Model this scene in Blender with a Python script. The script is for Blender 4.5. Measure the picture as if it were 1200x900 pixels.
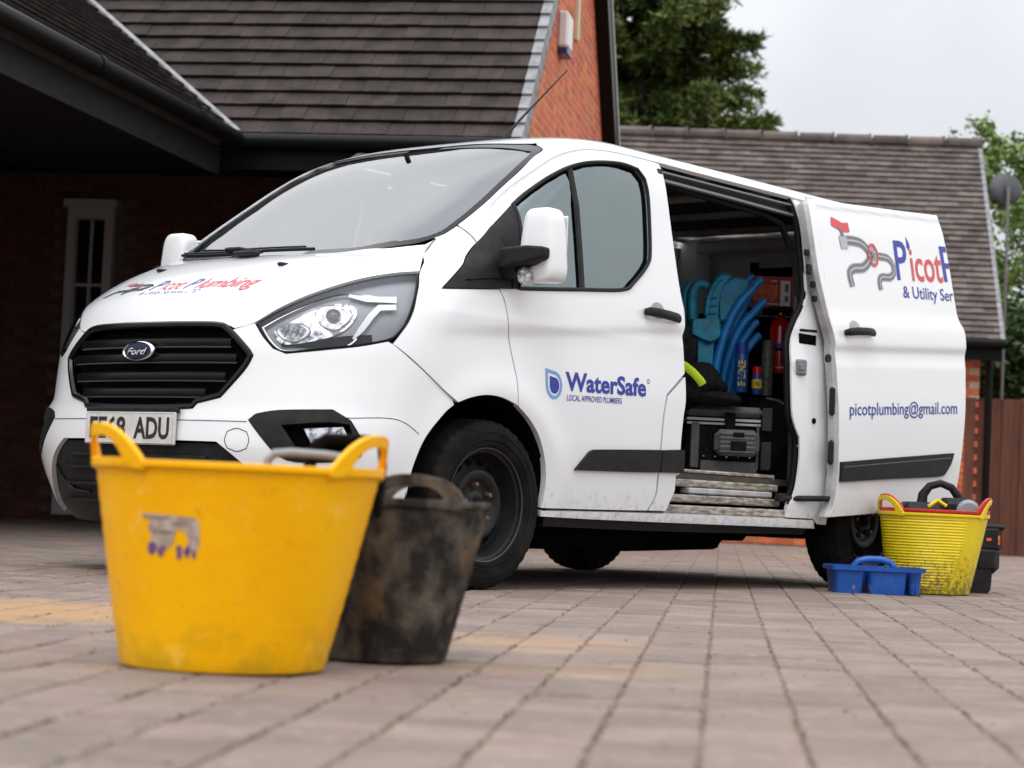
import bpy, bmesh, math, random
from mathutils import Vector, Matrix
from mathutils.geometry import delaunay_2d_cdt
random.seed(7)
for o in list(bpy.data.objects): bpy.data.objects.remove(o)
scene = bpy.context.scene
COL = scene.collection
# ---------------------------------------------------------------- camera
cd = bpy.data.cameras.new('camera'); cam = bpy.data.objects.new('camera', cd); COL.objects.link(cam)
CR, CU, CF = Vector((.644343,-.763417,.044903)), Vector((-.071298,-.001508,.997454)), Vector((.761406,.645904,.055402))
cam.matrix_world = Matrix(((CR.x,CU.x,-CF.x,-6.3363),(CR.y,CU.y,-CF.y,-6.4394),(CR.z,CU.z,-CF.z,.34966),(0,0,0,1)))
cd.sensor_width = 36; cd.lens = 75; cd.clip_start = .05; cd.clip_end = 2000
cd.dof.use_dof = True; cd.dof.focus_distance = 8.7; cd.dof.aperture_fstop = 4.0
scene.camera = cam
scene.render.resolution_x = 1024; scene.render.resolution_y = 768
# ---------------------------------------------------------------- sky (overcast) and sun
SUN_EL, SUN_AZ = 58, 205          # azimuth of the sun, degrees from +X counter-clockwise
wd = bpy.data.worlds.new('World'); scene.world = wd; wd.use_nodes = True
nt = wd.node_tree; nt.nodes.clear()
wo = nt.nodes.new('ShaderNodeOutputWorld'); bg = nt.nodes.new('ShaderNodeBackground')
sky = nt.nodes.new('ShaderNodeTexSky'); sky.sky_type = 'NISHITA'; sky.sun_disc = False
sky.sun_elevation = math.radians(SUN_EL); sky.sun_rotation = math.radians(90-SUN_AZ)
sky.air_density = 1.0; sky.dust_density = 4.0
hs = nt.nodes.new('ShaderNodeHueSaturation'); hs.inputs['Saturation'].default_value = .25; hs.inputs['Value'].default_value = 1.0
tc = nt.nodes.new('ShaderNodeTexCoord'); nz = nt.nodes.new('ShaderNodeTexNoise')
nz.inputs['Scale'].default_value = 1.7; nz.inputs['Detail'].default_value = 7
cr = nt.nodes.new('ShaderNodeValToRGB')
cr.color_ramp.elements[0].position = .34; cr.color_ramp.elements[0].color = (12.6,13.1,14.0,1)
cr.color_ramp.elements[1].position = .66; cr.color_ramp.elements[1].color = (20.2,20.4,20.8,1)
mx = nt.nodes.new('ShaderNodeMix'); mx.data_type = 'RGBA'; mx.inputs[0].default_value = .86
L = nt.links.new
L(tc.outputs['Generated'], nz.inputs['Vector']); L(nz.outputs['Fac'], cr.inputs['Fac'])
L(sky.outputs['Color'], hs.inputs['Color']); L(hs.outputs['Color'], mx.inputs[6]); L(cr.outputs['Color'], mx.inputs[7])
sx = nt.nodes.new('ShaderNodeSeparateXYZ'); L(tc.outputs['Generated'], sx.inputs[0])
mr = nt.nodes.new('ShaderNodeMapRange'); mr.inputs[3].default_value = .40; mr.inputs[4].default_value = 1.55; L(sx.outputs[2], mr.inputs[0])
vm = nt.nodes.new('ShaderNodeVectorMath'); vm.operation = 'SCALE'; L(mx.outputs[2], vm.inputs[0]); L(mr.outputs[0], vm.inputs['Scale'])
L(vm.outputs[0], bg.inputs['Color']); bg.inputs['Strength'].default_value = .1; L(bg.outputs[0], wo.inputs[0])
sd = bpy.data.lights.new('sun','SUN'); sd.energy = 1.0; sd.angle = math.radians(25); sd.color = (1,.97,.93)
sun = bpy.data.objects.new('sun', sd); COL.objects.link(sun); sun.location = (0,0,12)
_d = Vector((math.cos(math.radians(SUN_AZ))*math.cos(math.radians(SUN_EL)), math.sin(math.radians(SUN_AZ))*math.cos(math.radians(SUN_EL)), math.sin(math.radians(SUN_EL))))
sun.rotation_euler = _d.to_track_quat('Z','Y').to_euler()
vs = scene.view_settings; vs.view_transform = 'Standard'; vs.look = 'None'; vs.exposure = .07; vs.gamma = 1.0; vs.use_curve_mapping = False
scene.render.engine = 'CYCLES'
try: scene.cycles.max_bounces = 6; scene.cycles.diffuse_bounces = 3; scene.cycles.glossy_bounces = 4; scene.cycles.transparent_max_bounces = 10
except Exception: pass
# ---------------------------------------------------------------- helpers
class MB:
    def __init__(s): s.v=[]; s.f=[]; s.n=None
    def add(s, vs, fs, xf=None):
        k=len(s.v)
        s.v += [tuple(xf@Vector(p)) for p in vs] if xf else [tuple(p) for p in vs]
        s.f += [tuple(i+k for i in f) for f in fs]; return s
    def box(s, c, d, xf=None, ch=0.):
        x,y,z=[q/2 for q in d]; cx,cy,cz=c
        if ch<=0:
            v=[(cx+a*x,cy+b*y,cz+e*z) for e in (-1,1) for b in (-1,1) for a in (-1,1)]
            f=[(0,2,3,1),(4,5,7,6),(0,1,5,4),(2,6,7,3),(0,4,6,2),(1,3,7,5)]
            return s.add(v,f,xf)
        ch=min(ch,x*.9,y*.9,z*.9); v=[]; 
        for e in (-1,1):
            for b in (-1,1):
                for a in (-1,1):
                    v+=[(cx+a*x,cy+b*(y-ch),cz+e*(z-ch)),(cx+a*(x-ch),cy+b*y,cz+e*(z-ch)),(cx+a*(x-ch),cy+b*(y-ch),cz+e*z)]
        bm=bmesh.new(); bv=[bm.verts.new(p) for p in v]; r=bmesh.ops.convex_hull(bm,input=bv)
        bmesh.ops.dissolve_limit(bm,angle_limit=.01,verts=bm.verts[:],edges=bm.edges[:])
        bm.verts.index_update(); vv=[tuple(q.co) for q in bm.verts]; ff=[tuple(q.index for q in f.verts) for f in bm.faces]; bm.free()
        return s.add(vv,ff,xf)
    def tube(s, path, r, n=8, cap=True, xf=None, closed=False, flat=None):
        P=[Vector(p) for p in path]; m=len(P); vs=[]; fs=[]; up=None
        for i,p in enumerate(P):
            if closed: t=(P[(i+1)%m]-P[i-1])
            else: t=(P[min(i+1,m-1)]-P[max(i-1,0)])
            t.normalize()
            if up is None:
                a=Vector((0,0,1)) if abs(t.z)<.9 else Vector((1,0,0)); up=(a-t*a.dot(t)).normalized()
            else:
                up=(up-t*up.dot(t)); up=up.normalized() if up.length>1e-6 else Vector((1,0,0))
            b=t.cross(up); rr=r[i] if isinstance(r,(list,tuple)) else r
            fa,fb=flat if flat else (1,1)
            for k in range(n):
                a=2*math.pi*k/n; vs.append(p+up*(math.cos(a)*rr*fa)+b*(math.sin(a)*rr*fb))
        for i in range(m if closed else m-1):
            for k in range(n): fs.append((i*n+k,i*n+(k+1)%n,((i+1)%m)*n+(k+1)%n,((i+1)%m)*n+k))
        if cap and not closed: fs.append(tuple(range(n-1,-1,-1))); fs.append(tuple((m-1)*n+k for k in range(n)))
        return s.add(vs,fs,xf)
    def lathe(s, prof, n=32, xf=None, capb=True, capt=False, sx=1., sy=1.):
        vs=[];fs=[];m=len(prof)
        for r,z in prof:
            for k in range(n): a=2*math.pi*k/n; vs.append((r*sx*math.cos(a),r*sy*math.sin(a),z))
        for i in range(m-1):
            for k in range(n): fs.append((i*n+k,i*n+(k+1)%n,(i+1)*n+(k+1)%n,(i+1)*n+k))
        if capb: fs.append(tuple(range(n-1,-1,-1)))
        if capt: fs.append(tuple((m-1)*n+k for k in range(n)))
        return s.add(vs,fs,xf)
    def prism(s, pts, d, xf=None):      # pts 2D (x,z) outline, thickness d along y
        n=len(pts); v=[(p[0],-d/2,p[1]) for p in pts]+[(p[0],d/2,p[1]) for p in pts]
        f=[tuple(range(n)),tuple(range(2*n-1,n-1,-1))]+[(i,i+n,(i+1)%n+n,(i+1)%n) for i in range(n)]
        return s.add(v,f,xf)
WL={}
def mesh_data(name, mb, mats, smooth=False, ang=35):
    me=bpy.data.meshes.new(name); me.from_pydata(mb.v,[],mb.f); me.update()
    for m in (mats if isinstance(mats,(list,tuple)) else [mats]): me.materials.append(MAT[m])
    if smooth:
        me.polygons.foreach_set('use_smooth',[True]*len(me.polygons))
        if ang<180:
            bm=bmesh.new(); bm.from_mesh(me)
            for e in bm.edges: e.smooth = not (len(e.link_faces)==2 and e.calc_face_angle(0)>math.radians(ang))
            bm.to_mesh(me); bm.free()
    return me
def link(o, parent, wl):
    COL.objects.link(o); wl=Vector(wl)
    if parent is not None: o.parent=parent; o.location=wl-WL[parent.name]
    else: o.location=wl
    WL[o.name]=wl; return o
def mk(name, mb, mats, parent=None, smooth=False, ang=35, origin=None, fix=True):
    vs=mb.v
    if origin is None:
        lo=[min(v[k] for v in vs) for k in range(3)]; hi=[max(v[k] for v in vs) for k in range(3)]
        origin=((lo[0]+hi[0])/2,(lo[1]+hi[1])/2,lo[2])
    ox,oy,oz=origin; m2=MB(); m2.v=[(a-ox,b-oy,c-oz) for a,b,c in vs]; m2.f=mb.f
    me=mesh_data(name,m2,mats,smooth,ang)
    if fix:
        bm=bmesh.new(); bm.from_mesh(me); bmesh.ops.recalc_face_normals(bm,faces=bm.faces[:]); bm.to_mesh(me); bm.free()
    return link(bpy.data.objects.new(name,me),parent,origin)
def place(name, me, parent, wl, rot=None, scale=None):
    o=bpy.data.objects.new(name,me)
    if rot is not None: o.rotation_euler=rot.to_euler() if hasattr(rot,'to_euler') else rot
    if scale is not None: o.scale=scale
    return link(o,parent,wl)
def tag(o, label=None, cat=None, group=None, kind=None):
    if label: o['label']=label
    if cat: o['category']=cat
    if group: o['group']=group
    if kind: o['kind']=kind
    return o
def empty(name, loc, label, cat, group=None):
    o=bpy.data.objects.new(name,None); o.empty_display_size=.1; COL.objects.link(o); o.location=loc; WL[o.name]=Vector(loc)
    return tag(o,label,cat,group)
def T(x,y,z,rz=0,rx=0,ry=0): return Matrix.Translation((x,y,z))@Matrix.Rotation(rz,4,'Z')@Matrix.Rotation(ry,4,'Y')@Matrix.Rotation(rx,4,'X')
R=math.radians
# ---------------------------------------------------------------- materials
MAT={}
def pm(name, c1, c2=None, scale=6., rough=.5, bump=0., bscale=60., metal=0., coat=0., rand=0., lo=.38, hi=.62, spec=.5, r2=None, c3=None, s3=30., lo3=.6, hi3=.7, stretch=None, sheen=0., trans=0., hue=0., detail=5, sss=0.):
    m=bpy.data.materials.new(name); m.use_nodes=True; t=m.node_tree; t.nodes.clear(); N=t.nodes.new; K=t.links.new
    out=N('ShaderNodeOutputMaterial'); b=N('ShaderNodeBsdfPrincipled'); K(b.outputs[0],out.inputs[0])
    g=N('ShaderNodeNewGeometry'); pos=g.outputs['Position']
    if stretch:
        mp=N('ShaderNodeMapping'); mp.inputs['Scale'].default_value=stretch; K(pos,mp.inputs['Vector']); pos=mp.outputs[0]
    b.inputs['Roughness'].default_value=rough; b.inputs['Metallic'].default_value=metal; b.inputs['Coat Weight'].default_value=coat
    b.inputs['Coat Roughness'].default_value=.06
    b.inputs['Specular IOR Level'].default_value=spec
    if trans: b.inputs['Transmission Weight'].default_value=trans
    def noise(sc,dt=detail):
        n=N('ShaderNodeTexNoise'); n.inputs['Scale'].default_value=sc; n.inputs['Detail'].default_value=dt; n.inputs['Roughness'].default_value=.6; K(pos,n.inputs['Vector']); return n.outputs['Fac']
    def ramp(f,a,c):
        r=N('ShaderNodeMapRange'); r.inputs[1].default_value=a; r.inputs[2].default_value=c; K(f,r.inputs[0]); return r.outputs[0]
    def mix(f,a,c):
        q=N('ShaderNodeMix'); q.data_type='RGBA'
        K(f,q.inputs[0])
        for s,i in ((a,6),(c,7)):
            if isinstance(s,tuple): q.inputs[i].default_value=(*s,1)
            else: K(s,q.inputs[i])
        return q.outputs[2]
    col=None
    if c2: f=ramp(noise(scale),lo,hi); col=mix(f,c1,c2)
    if c3: col=mix(ramp(noise(s3,3),lo3,hi3), col if col else c1, c3)
    if rand or hue:
        if col is None:
            q=N('ShaderNodeRGB'); q.outputs[0].default_value=(*c1,1); col=q.outputs[0]
        oi=N('ShaderNodeObjectInfo'); a=N('ShaderNodeMath'); a.operation='ADD'; K(oi.outputs['Random'],a.inputs[0]); K(g.outputs['Random Per Island'],a.inputs[1])
        fr=N('ShaderNodeMath'); fr.operation='FRACT'; K(a.outputs[0],fr.inputs[0])
        h=N('ShaderNodeHueSaturation'); r=N('ShaderNodeMapRange'); r.inputs[3].default_value=1-rand; r.inputs[4].default_value=1+rand; K(fr.outputs[0],r.inputs[0]); K(r.outputs[0],h.inputs['Value'])
        m7=N('ShaderNodeMath'); m7.operation='MULTIPLY'; m7.inputs[1].default_value=7.31; K(fr.outputs[0],m7.inputs[0]); f2=N('ShaderNodeMath'); f2.operation='FRACT'; K(m7.outputs[0],f2.inputs[0])
        r3=N('ShaderNodeMapRange'); r3.inputs[3].default_value=.5-hue; r3.inputs[4].default_value=.5+hue; K(f2.outputs[0],r3.inputs[0]); K(r3.outputs[0],h.inputs['Hue'])
        K(col,h.inputs['Color']); col=h.outputs[0]
    if col is None: b.inputs['Base Color'].default_value=(*c1,1)
    else: K(col,b.inputs['Base Color'])
    if r2 is not None:
        r=N('ShaderNodeMapRange'); r.inputs[1].default_value=.35; r.inputs[2].default_value=.65; r.inputs[3].default_value=rough; r.inputs[4].default_value=r2
        K(noise(scale*1.7),r.inputs[0]); K(r.outputs[0],b.inputs['Roughness'])
    if bump:
        bp=N('ShaderNodeBump'); bp.inputs['Strength'].default_value=bump; bp.inputs['Distance'].default_value=.01; K(noise(bscale),bp.inputs['Height']); K(bp.outputs[0],b.inputs['Normal'])
    MAT[name]=m; return m
def glassmat(name, tint, ior=1.8, rough=.0, gc=(.97,.98,1.)):
    m=bpy.data.materials.new(name); m.use_nodes=True; t=m.node_tree; t.nodes.clear(); N=t.nodes.new; K=t.links.new
    out=N('ShaderNodeOutputMaterial'); a=N('ShaderNodeBsdfTransparent'); a.inputs[0].default_value=(*tint,1)
    gl=N('ShaderNodeBsdfGlossy'); gl.inputs['Roughness'].default_value=rough; gl.inputs['Color'].default_value=(*gc,1); fr=N('ShaderNodeFresnel'); fr.inputs[0].default_value=ior
    mxs=N('ShaderNodeMixShader'); K(fr.outputs[0],mxs.inputs[0]); K(a.outputs[0],mxs.inputs[1]); K(gl.outputs[0],mxs.inputs[2]); K(mxs.outputs[0],out.inputs[0])
    MAT[name]=m
def paintmat(name):
    # white coach paint with road grime splashed up from the sills
    pm(name,(.74,.75,.77),rough=.32,coat=.9,spec=.5)
    m=MAT[name]; t=m.node_tree; N=t.nodes.new; K=t.links.new; b=[n for n in t.nodes if n.type=='BSDF_PRINCIPLED'][0]; g=[n for n in t.nodes if n.type=='NEW_GEOMETRY'][0]
    sp=N('ShaderNodeSeparateXYZ'); K(g.outputs['Position'],sp.inputs[0])
    r=N('ShaderNodeMapRange'); r.inputs[1].default_value=.62; r.inputs[2].default_value=.26; K(sp.outputs[2],r.inputs[0])
    n=N('ShaderNodeTexNoise'); n.inputs['Scale'].default_value=26; n.inputs['Detail'].default_value=9; n.inputs['Roughness'].default_value=.75; K(g.outputs['Position'],n.inputs['Vector'])
    a=N('ShaderNodeMath'); a.operation='MULTIPLY_ADD'; a.inputs[1].default_value=.42; K(r.outputs[0],a.inputs[0]); K(n.outputs['Fac'],a.inputs[2])
    s=N('ShaderNodeMapRange'); s.inputs[1].default_value=.80; s.inputs[2].default_value=1.25; K(a.outputs[0],s.inputs[0])
    q=N('ShaderNodeMix'); q.data_type='RGBA'; q.inputs[6].default_value=(.74,.75,.77,1); q.inputs[7].default_value=(.17,.145,.12,1); K(s.outputs[0],q.inputs[0]); K(q.outputs[2],b.inputs['Base Color'])
    s2=N('ShaderNodeMapRange'); s2.inputs[3].default_value=.3; s2.inputs[4].default_value=.8; K(s.outputs[0],s2.inputs[0]); K(s2.outputs[0],b.inputs['Roughness'])
    s3=N('ShaderNodeMapRange'); s3.inputs[3].default_value=.9; s3.inputs[4].default_value=.0; K(s.outputs[0],s3.inputs[0]); K(s3.outputs[0],b.inputs['Coat Weight'])
paintmat('paint')
pm('inner_white',(.42,.42,.43),(.30,.29,.28),scale=9,rough=.5)
pm('sill_dirty',(.42,.38,.33),(.13,.10,.075),scale=14,rough=.7,bump=.2,stretch=(1,1,5))
pm('black_plastic',(.011,.011,.012),(.018,.018,.019),scale=20,rough=.5,bump=.15,bscale=500,spec=.16)
pm('gloss_black',(.004,.004,.005),rough=.25,spec=.22)
pm('void',(.004,.004,.004),rough=.9,spec=.02)
pm('seal',(.007,.007,.007),rough=.6,spec=.12)
pm('rubber',(.008,.008,.008),(.018,.016,.015),scale=9,rough=.85,bump=.2,bscale=150,spec=.08)
pm('rim',(.009,.009,.010),(.018,.017,.016),scale=18,rough=.45,spec=.2)
pm('nut',(.22,.20,.18),(.12,.07,.05),scale=80,rough=.45,metal=.8)
pm('chrome',(.85,.86,.88),rough=.08,metal=1.)
pm('rear_white',(.72,.72,.74),(.62,.61,.60),scale=6,rough=.4)
pm('blade_white',(.85,.86,.88),rough=.25)
pm('upvc_white_shaded',(.42,.41,.42),rough=.4)  # white frame greyed so its colour carries the porch shade
pm('lamp_silver',(.80,.81,.83),(.16,.16,.18),scale=34,rough=.15,metal=.5,lo=.42,hi=.58)
pm('lamp_grey',(.33,.33,.355),rough=.35,spec=.2)
pm('badge_blue',(.004,.007,.035),rough=.2,spec=.25)
pm('plate_white',(.62,.60,.58),(.52,.50,.47),scale=25,rough=.4)
pm('black_print',(.01,.01,.01),rough=.5)
pm('blue_print',(.014,.045,.30),rough=.4)
pm('blue_print2',(.008,.022,.30),rough=.4)
pm('light_blue_print',(.13,.33,.62),rough=.4)
pm('red_print',(.60,.05,.06),rough=.4)
pm('grey_print',(.14,.14,.155),rough=.4)
pm('lightgrey_print',(.40,.41,.43),rough=.4)
pm('white_print',(.75,.75,.75),rough=.5)
pm('seat_cloth',(.10,.105,.11),(.14,.145,.15),scale=60,rough=.9)
pm('dash',(.11,.115,.115),(.15,.155,.15),scale=30,rough=.7)
pm('ply_dark',(.035,.03,.026),(.06,.05,.04),scale=5,rough=.8)
pm('lining',(.03,.03,.032),(.05,.05,.05),scale=6,rough=.8)
glassmat('screen_glass',(.70,.77,.75),2.5)
glassmat('side_glass',(.30,.42,.43),2.5,gc=(.80,.93,.95))
glassmat('lens_glass',(.96,.97,.98),1.32)
glassmat('pane_glass',(.5,.52,.52),1.6)
pm('paver',(.238,.178,.147),(.158,.120,.102),scale=3.2,rough=.85,bump=.5,bscale=80,rand=.15,hue=.012,c3=(.34,.215,.12),s3=.9,lo3=.60,hi3=.76,lo=.3,hi=.7)
pm('joint_sand',(.20,.145,.10),(.13,.10,.06),scale=18,rough=.95,c3=(.16,.12,.07),s3=40)
pm('roof_tile',(.030,.023,.0215),(.050,.039,.036),scale=5,rough=.85,bump=.25,bscale=90,rand=.15,c3=(.20,.17,.15),s3=55,lo3=.70,hi3=.75,spec=.2)
pm('roof_tile_pale',(.135,.108,.097),(.082,.066,.060),scale=4,rough=.85,bump=.25,bscale=90,rand=.28,c3=(.24,.17,.06),s3=9,lo3=.70,hi3=.76)
pm('verge_grey',(.27,.27,.29),(.18,.18,.19),scale=10,rough=.6)
pm('lead',(.30,.30,.32),(.2,.2,.21),scale=8,rough=.5)
pm('brick_red',(.62,.16,.06),(.48,.11,.045),scale=7,rough=.85,bump=.4,bscale=80,rand=.22,hue=.012)
pm('brick_shaded',(.12,.04,.027),(.07,.027,.02),scale=7,rough=.85,bump=.4,bscale=80,rand=.25,hue=.01)  # same brick as the gable, with porch shade put into the colour
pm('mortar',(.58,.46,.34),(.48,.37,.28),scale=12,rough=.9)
pm('mortar_shaded',(.12,.09,.07),(.08,.06,.05),scale=12,rough=.9)  # mortar darkened likewise, porch shade in its colour
pm('upvc_black',(.005,.005,.0055),rough=.4,spec=.12)
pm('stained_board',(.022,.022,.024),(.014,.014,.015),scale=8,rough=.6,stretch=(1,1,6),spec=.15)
pm('upvc_white',(.72,.72,.72),rough=.35)
pm('cream_trim',(.62,.53,.38),rough=.5)
pm('alarm_blue',(.01,.03,.14),rough=.3)
pm('fence_wood',(.125,.040,.020),(.08,.026,.015),scale=5,rough=.8,rand=.2,stretch=(6,6,.6))
pm('bark',(.06,.045,.035),(.03,.025,.02),scale=12,rough=.95)
pm('leaf_conifer',(.10,.145,.025),(.05,.08,.016),scale=1.1,rough=.6,rand=.35,hue=.02,c3=(.16,.19,.03),s3=2.4,lo3=.5,hi3=.66)
pm('leaf_fresh',(.20,.30,.06),(.11,.19,.04),scale=1.3,rough=.55,rand=.3,hue=.02)
pm('leaf_mid',(.05,.10,.02),(.025,.06,.015),scale=1.0,rough=.6,rand=.3,hue=.02)
pm('dish_grey',(.055,.058,.068),(.035,.035,.042),scale=12,rough=.5)
pm('galv',(.22,.22,.23),rough=.45,metal=.6)
pm('tub_yellow',(.93,.47,.0),(.88,.41,.0),scale=5,rough=.42,bump=.12,bscale=40,c3=(.66,.36,.01),s3=13,lo3=.66,hi3=.82,spec=.18,detail=8)
pm('tub_yellow2',(.80,.62,.01),(.70,.52,.01),scale=6,rough=.42,c3=(.25,.19,.04),s3=34,lo3=.70,hi3=.78,spec=.4)
pm('tub_black',(.024,.021,.019),(.125,.105,.083),scale=13,rough=.85,spec=.12,bump=.8,bscale=26,lo=.42,hi=.66,c3=(.17,.105,.05),s3=6,lo3=.60,hi3=.74,stretch=(1,1,.8))
pm('mud',(.16,.125,.09),(.09,.06,.038),scale=40,rough=.95,spec=.05)
pm('tub_red',(.55,.012,.012),(.45,.01,.01),scale=8,rough=.4)
pm('tray_blue',(.006,.085,.40),(.005,.06,.30),scale=12,rough=.45,c3=(.17,.16,.14),s3=22,lo3=.62,hi3=.68,detail=8)
pm('tool_black',(.009,.009,.010),(.018,.017,.017),scale=16,rough=.5,spec=.2)
pm('tool_grey',(.26,.265,.28),rough=.45)
pm('pipe_blue',(.012,.30,.80),(.01,.22,.62),scale=12,rough=.4)
pm('pump_teal',(.01,.36,.58),(.015,.24,.38),scale=14,rough=.5,c3=(.10,.12,.12),s3=20,lo3=.6,hi3=.7)
pm('ext_red',(.60,.008,.008),rough=.2,coat=.6)
pm('box_red',(.5,.012,.014),(.4,.01,.01),scale=10,rough=.5)
pm('orange_print',(.75,.16,.02),(.45,.06,.01),scale=40,rough=.5)
pm('fabric_black',(.007,.007,.008),(.014,.014,.015),scale=40,rough=.95,spec=.06)
pm('fabric_grey',(.11,.11,.115),(.085,.085,.09),scale=40,rough=.85)
pm('hivis',(.55,.80,.02),rough=.7)
pm('can_blue',(.01,.06,.26),rough=.35); pm('can_dark',(.04,.045,.035),(.12,.12,.10),scale=60,rough=.5); pm('can_yellow',(.75,.55,.01),rough=.4); pm('brass',(.6,.42,.12),rough=.3,metal=1.)
pm('sticker',(.50,.42,.36),(.32,.22,.18),scale=50,rough=.7,bump=.2)

def grime(name,col,zlo,zhi,scale,amt,t0=.66,t1=.86):
    # dried dirt that has splashed up a thing standing on the ground
    t=MAT[name].node_tree; N=t.nodes.new; K=t.links.new; b=[n for n in t.nodes if n.type=='BSDF_PRINCIPLED'][0]; g=[n for n in t.nodes if n.type=='NEW_GEOMETRY'][0]; src=b.inputs['Base Color'].links[0].from_socket
    sp=N('ShaderNodeSeparateXYZ'); K(g.outputs['Position'],sp.inputs[0]); r=N('ShaderNodeMapRange'); r.inputs[1].default_value=zhi; r.inputs[2].default_value=zlo; K(sp.outputs[2],r.inputs[0])
    n=N('ShaderNodeTexNoise'); n.inputs['Scale'].default_value=scale; n.inputs['Detail'].default_value=8; n.inputs['Roughness'].default_value=.7; K(g.outputs['Position'],n.inputs['Vector'])
    a=N('ShaderNodeMath'); a.operation='MULTIPLY_ADD'; a.inputs[1].default_value=.35; K(r.outputs[0],a.inputs[0]); K(n.outputs['Fac'],a.inputs[2])
    m=N('ShaderNodeMapRange'); m.inputs[1].default_value=t0; m.inputs[2].default_value=t1; m.inputs[4].default_value=amt; K(a.outputs[0],m.inputs[0])
    q=N('ShaderNodeMix'); q.data_type='RGBA'; K(m.outputs[0],q.inputs[0]); K(src,q.inputs[6]); q.inputs[7].default_value=(*col,1); K(q.outputs[2],b.inputs['Base Color'])
grime('tub_yellow',(.45,.28,.012),.0,.16,9,.6); grime('tub_yellow',(.30,.16,.03),-1,.0,34,.55,.60,.76); grime('tub_yellow',(.95,.62,.12),-1,.0,12,.5,.58,.74); grime('tub_yellow2',(.12,.09,.02),.0,.30,45,.85); grime('tray_blue',(.20,.19,.17),-1,.0,24,.6)

def stain(name,spots,col):
    # sand trodden over the blocks: patches with their own ragged outline
    t=MAT[name].node_tree; N=t.nodes.new; K=t.links.new; b=[n for n in t.nodes if n.type=='BSDF_PRINCIPLED'][0]; g=[n for n in t.nodes if n.type=='NEW_GEOMETRY'][0]
    for (x,y,r,amt) in spots:
        src=b.inputs['Base Color'].links[0].from_socket
        d=N('ShaderNodeVectorMath'); d.operation='DISTANCE'; K(g.outputs['Position'],d.inputs[0]); d.inputs[1].default_value=(x,y,0)
        n=N('ShaderNodeTexNoise'); n.inputs['Scale'].default_value=5; n.inputs['Detail'].default_value=8; n.inputs['Roughness'].default_value=.7; K(g.outputs['Position'],n.inputs['Vector'])
        a=N('ShaderNodeMath'); a.operation='MULTIPLY_ADD'; a.inputs[1].default_value=-.55/r; K(d.outputs['Value'],a.inputs[0]); K(n.outputs['Fac'],a.inputs[2])
        m=N('ShaderNodeMapRange'); m.inputs[1].default_value=.10; m.inputs[2].default_value=.38; m.inputs[4].default_value=amt; K(a.outputs[0],m.inputs[0])
        q=N('ShaderNodeMix'); q.data_type='RGBA'; K(m.outputs[0],q.inputs[0]); K(src,q.inputs[6]); q.inputs[7].default_value=(*col,1); K(q.outputs[2],b.inputs['Base Color'])
stain('paver',((-2.72,-1.72,1.0,.8),(-3.4,-1.5,.8,.6),(-2.2,-3.0,.55,.45)),(.40,.23,.10))
grime('paver',(.11,.08,.06),-5,-4,55,.55,.56,.70); grime('paver',(.40,.315,.265),-5,-4,21,.5,.54,.68); grime('paver',(.13,.105,.095),-5,-4,2.6,.45,.50,.70)
pm('crumb',(.075,.05,.03),(.05,.05,.02),scale=30,rough=.95,spec=.05)
pm('lens_dark',(.012,.012,.014),rough=.03,spec=.5)
pm('lip_highlight',(.06,.06,.065),rough=.4)
pm('label_purple',(.06,.035,.20),(.20,.10,.16),scale=60,rough=.7)
pm('label_ink',(.16,.11,.10),(.35,.27,.22),scale=70,rough=.8)
pm('lamp_bowl',(.34,.34,.36),(.10,.10,.115),scale=46,rough=.2,metal=.4,lo=.42,hi=.58)
pm('lamp_line',(.16,.16,.175),rough=.4)
# ================================================================ SETTING
V3=Vector
# ---- paved drive: sand bed, then single blocks
gb=MB(); gb.add([(-300,-300,-.004),(300,-300,-.004),(300,300,-.004),(-300,300,-.004)],[(0,1,2,3)])
drive=tag(mk('paved_driveway',gb,'joint_sand',origin=(0,0,0)),kind='structure')
PD=R(34.55); pdv=V3((math.cos(PD),math.sin(PD),0)); ppv=V3((-math.sin(PD),math.cos(PD),0))
PW=.158
def block(l,w,rr):
    m=MB(); c=.0035; j=lambda:rr.uniform(-.0022,.0022); hx,hy=l/2-.0010,w/2-.0020
    co=[(-1,-1),(1,-1),(1,1),(-1,1)]; off=[(j(),j()) for _ in co]
    v=[(a*hx+o[0],b*hy+o[1],-.05) for (a,b),o in zip(co,off)]+[(a*hx+o[0],b*hy+o[1],-c) for (a,b),o in zip(co,off)]
    v+=[(a*(hx-c-.001)+o[0]+j()*.6,b*(hy-c-.001)+o[1]+j()*.6,0) for (a,b),o in zip(co,off)]
    f=[(8,9,10,11)]+[(i,(i+1)%4,(i+1)%4+4,i+4) for i in range(4)]+[(i+4,(i+1)%4+4,(i+1)%4+8,i+8) for i in range(4)]
    return m.add(v,f)
rr=random.Random(3); LENS=[.118,.158,.158,.198,.238]
variants={l:[mesh_data('paver',block(l,PW,rr),'paver') for _ in range(4)] for l in set(LENS)}
vraw={l:[block(l,PW,rr) for _ in range(4)] for l in set(LENS)}
CP=V3(cam.matrix_world.translation); pav=[]
for row in range(-70,150):
    t=row*PW-.033
    s=-14+rr.uniform(0,.2)
    while s<26:
        l=rr.choice(LENS); c=pdv*(s+l/2)+ppv*t; s+=l
        d=c-CP; dz=d.dot(CF); dx=d.dot(CR)
        if dz<1.9 or dz>24: continue
        if abs(dx)>dz*.24+ (.75 if dz<9 else 1.6): continue
        # not beneath the house
        pav.append((dz,abs(dx)/dz,l,c,dx))
vis=[p for p in pav if p[1]<.245 and p[0]>2.25]; vis.sort(key=lambda p:p[0]); single=set(id(p) for p in vis[:300])
st=MB()
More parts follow.
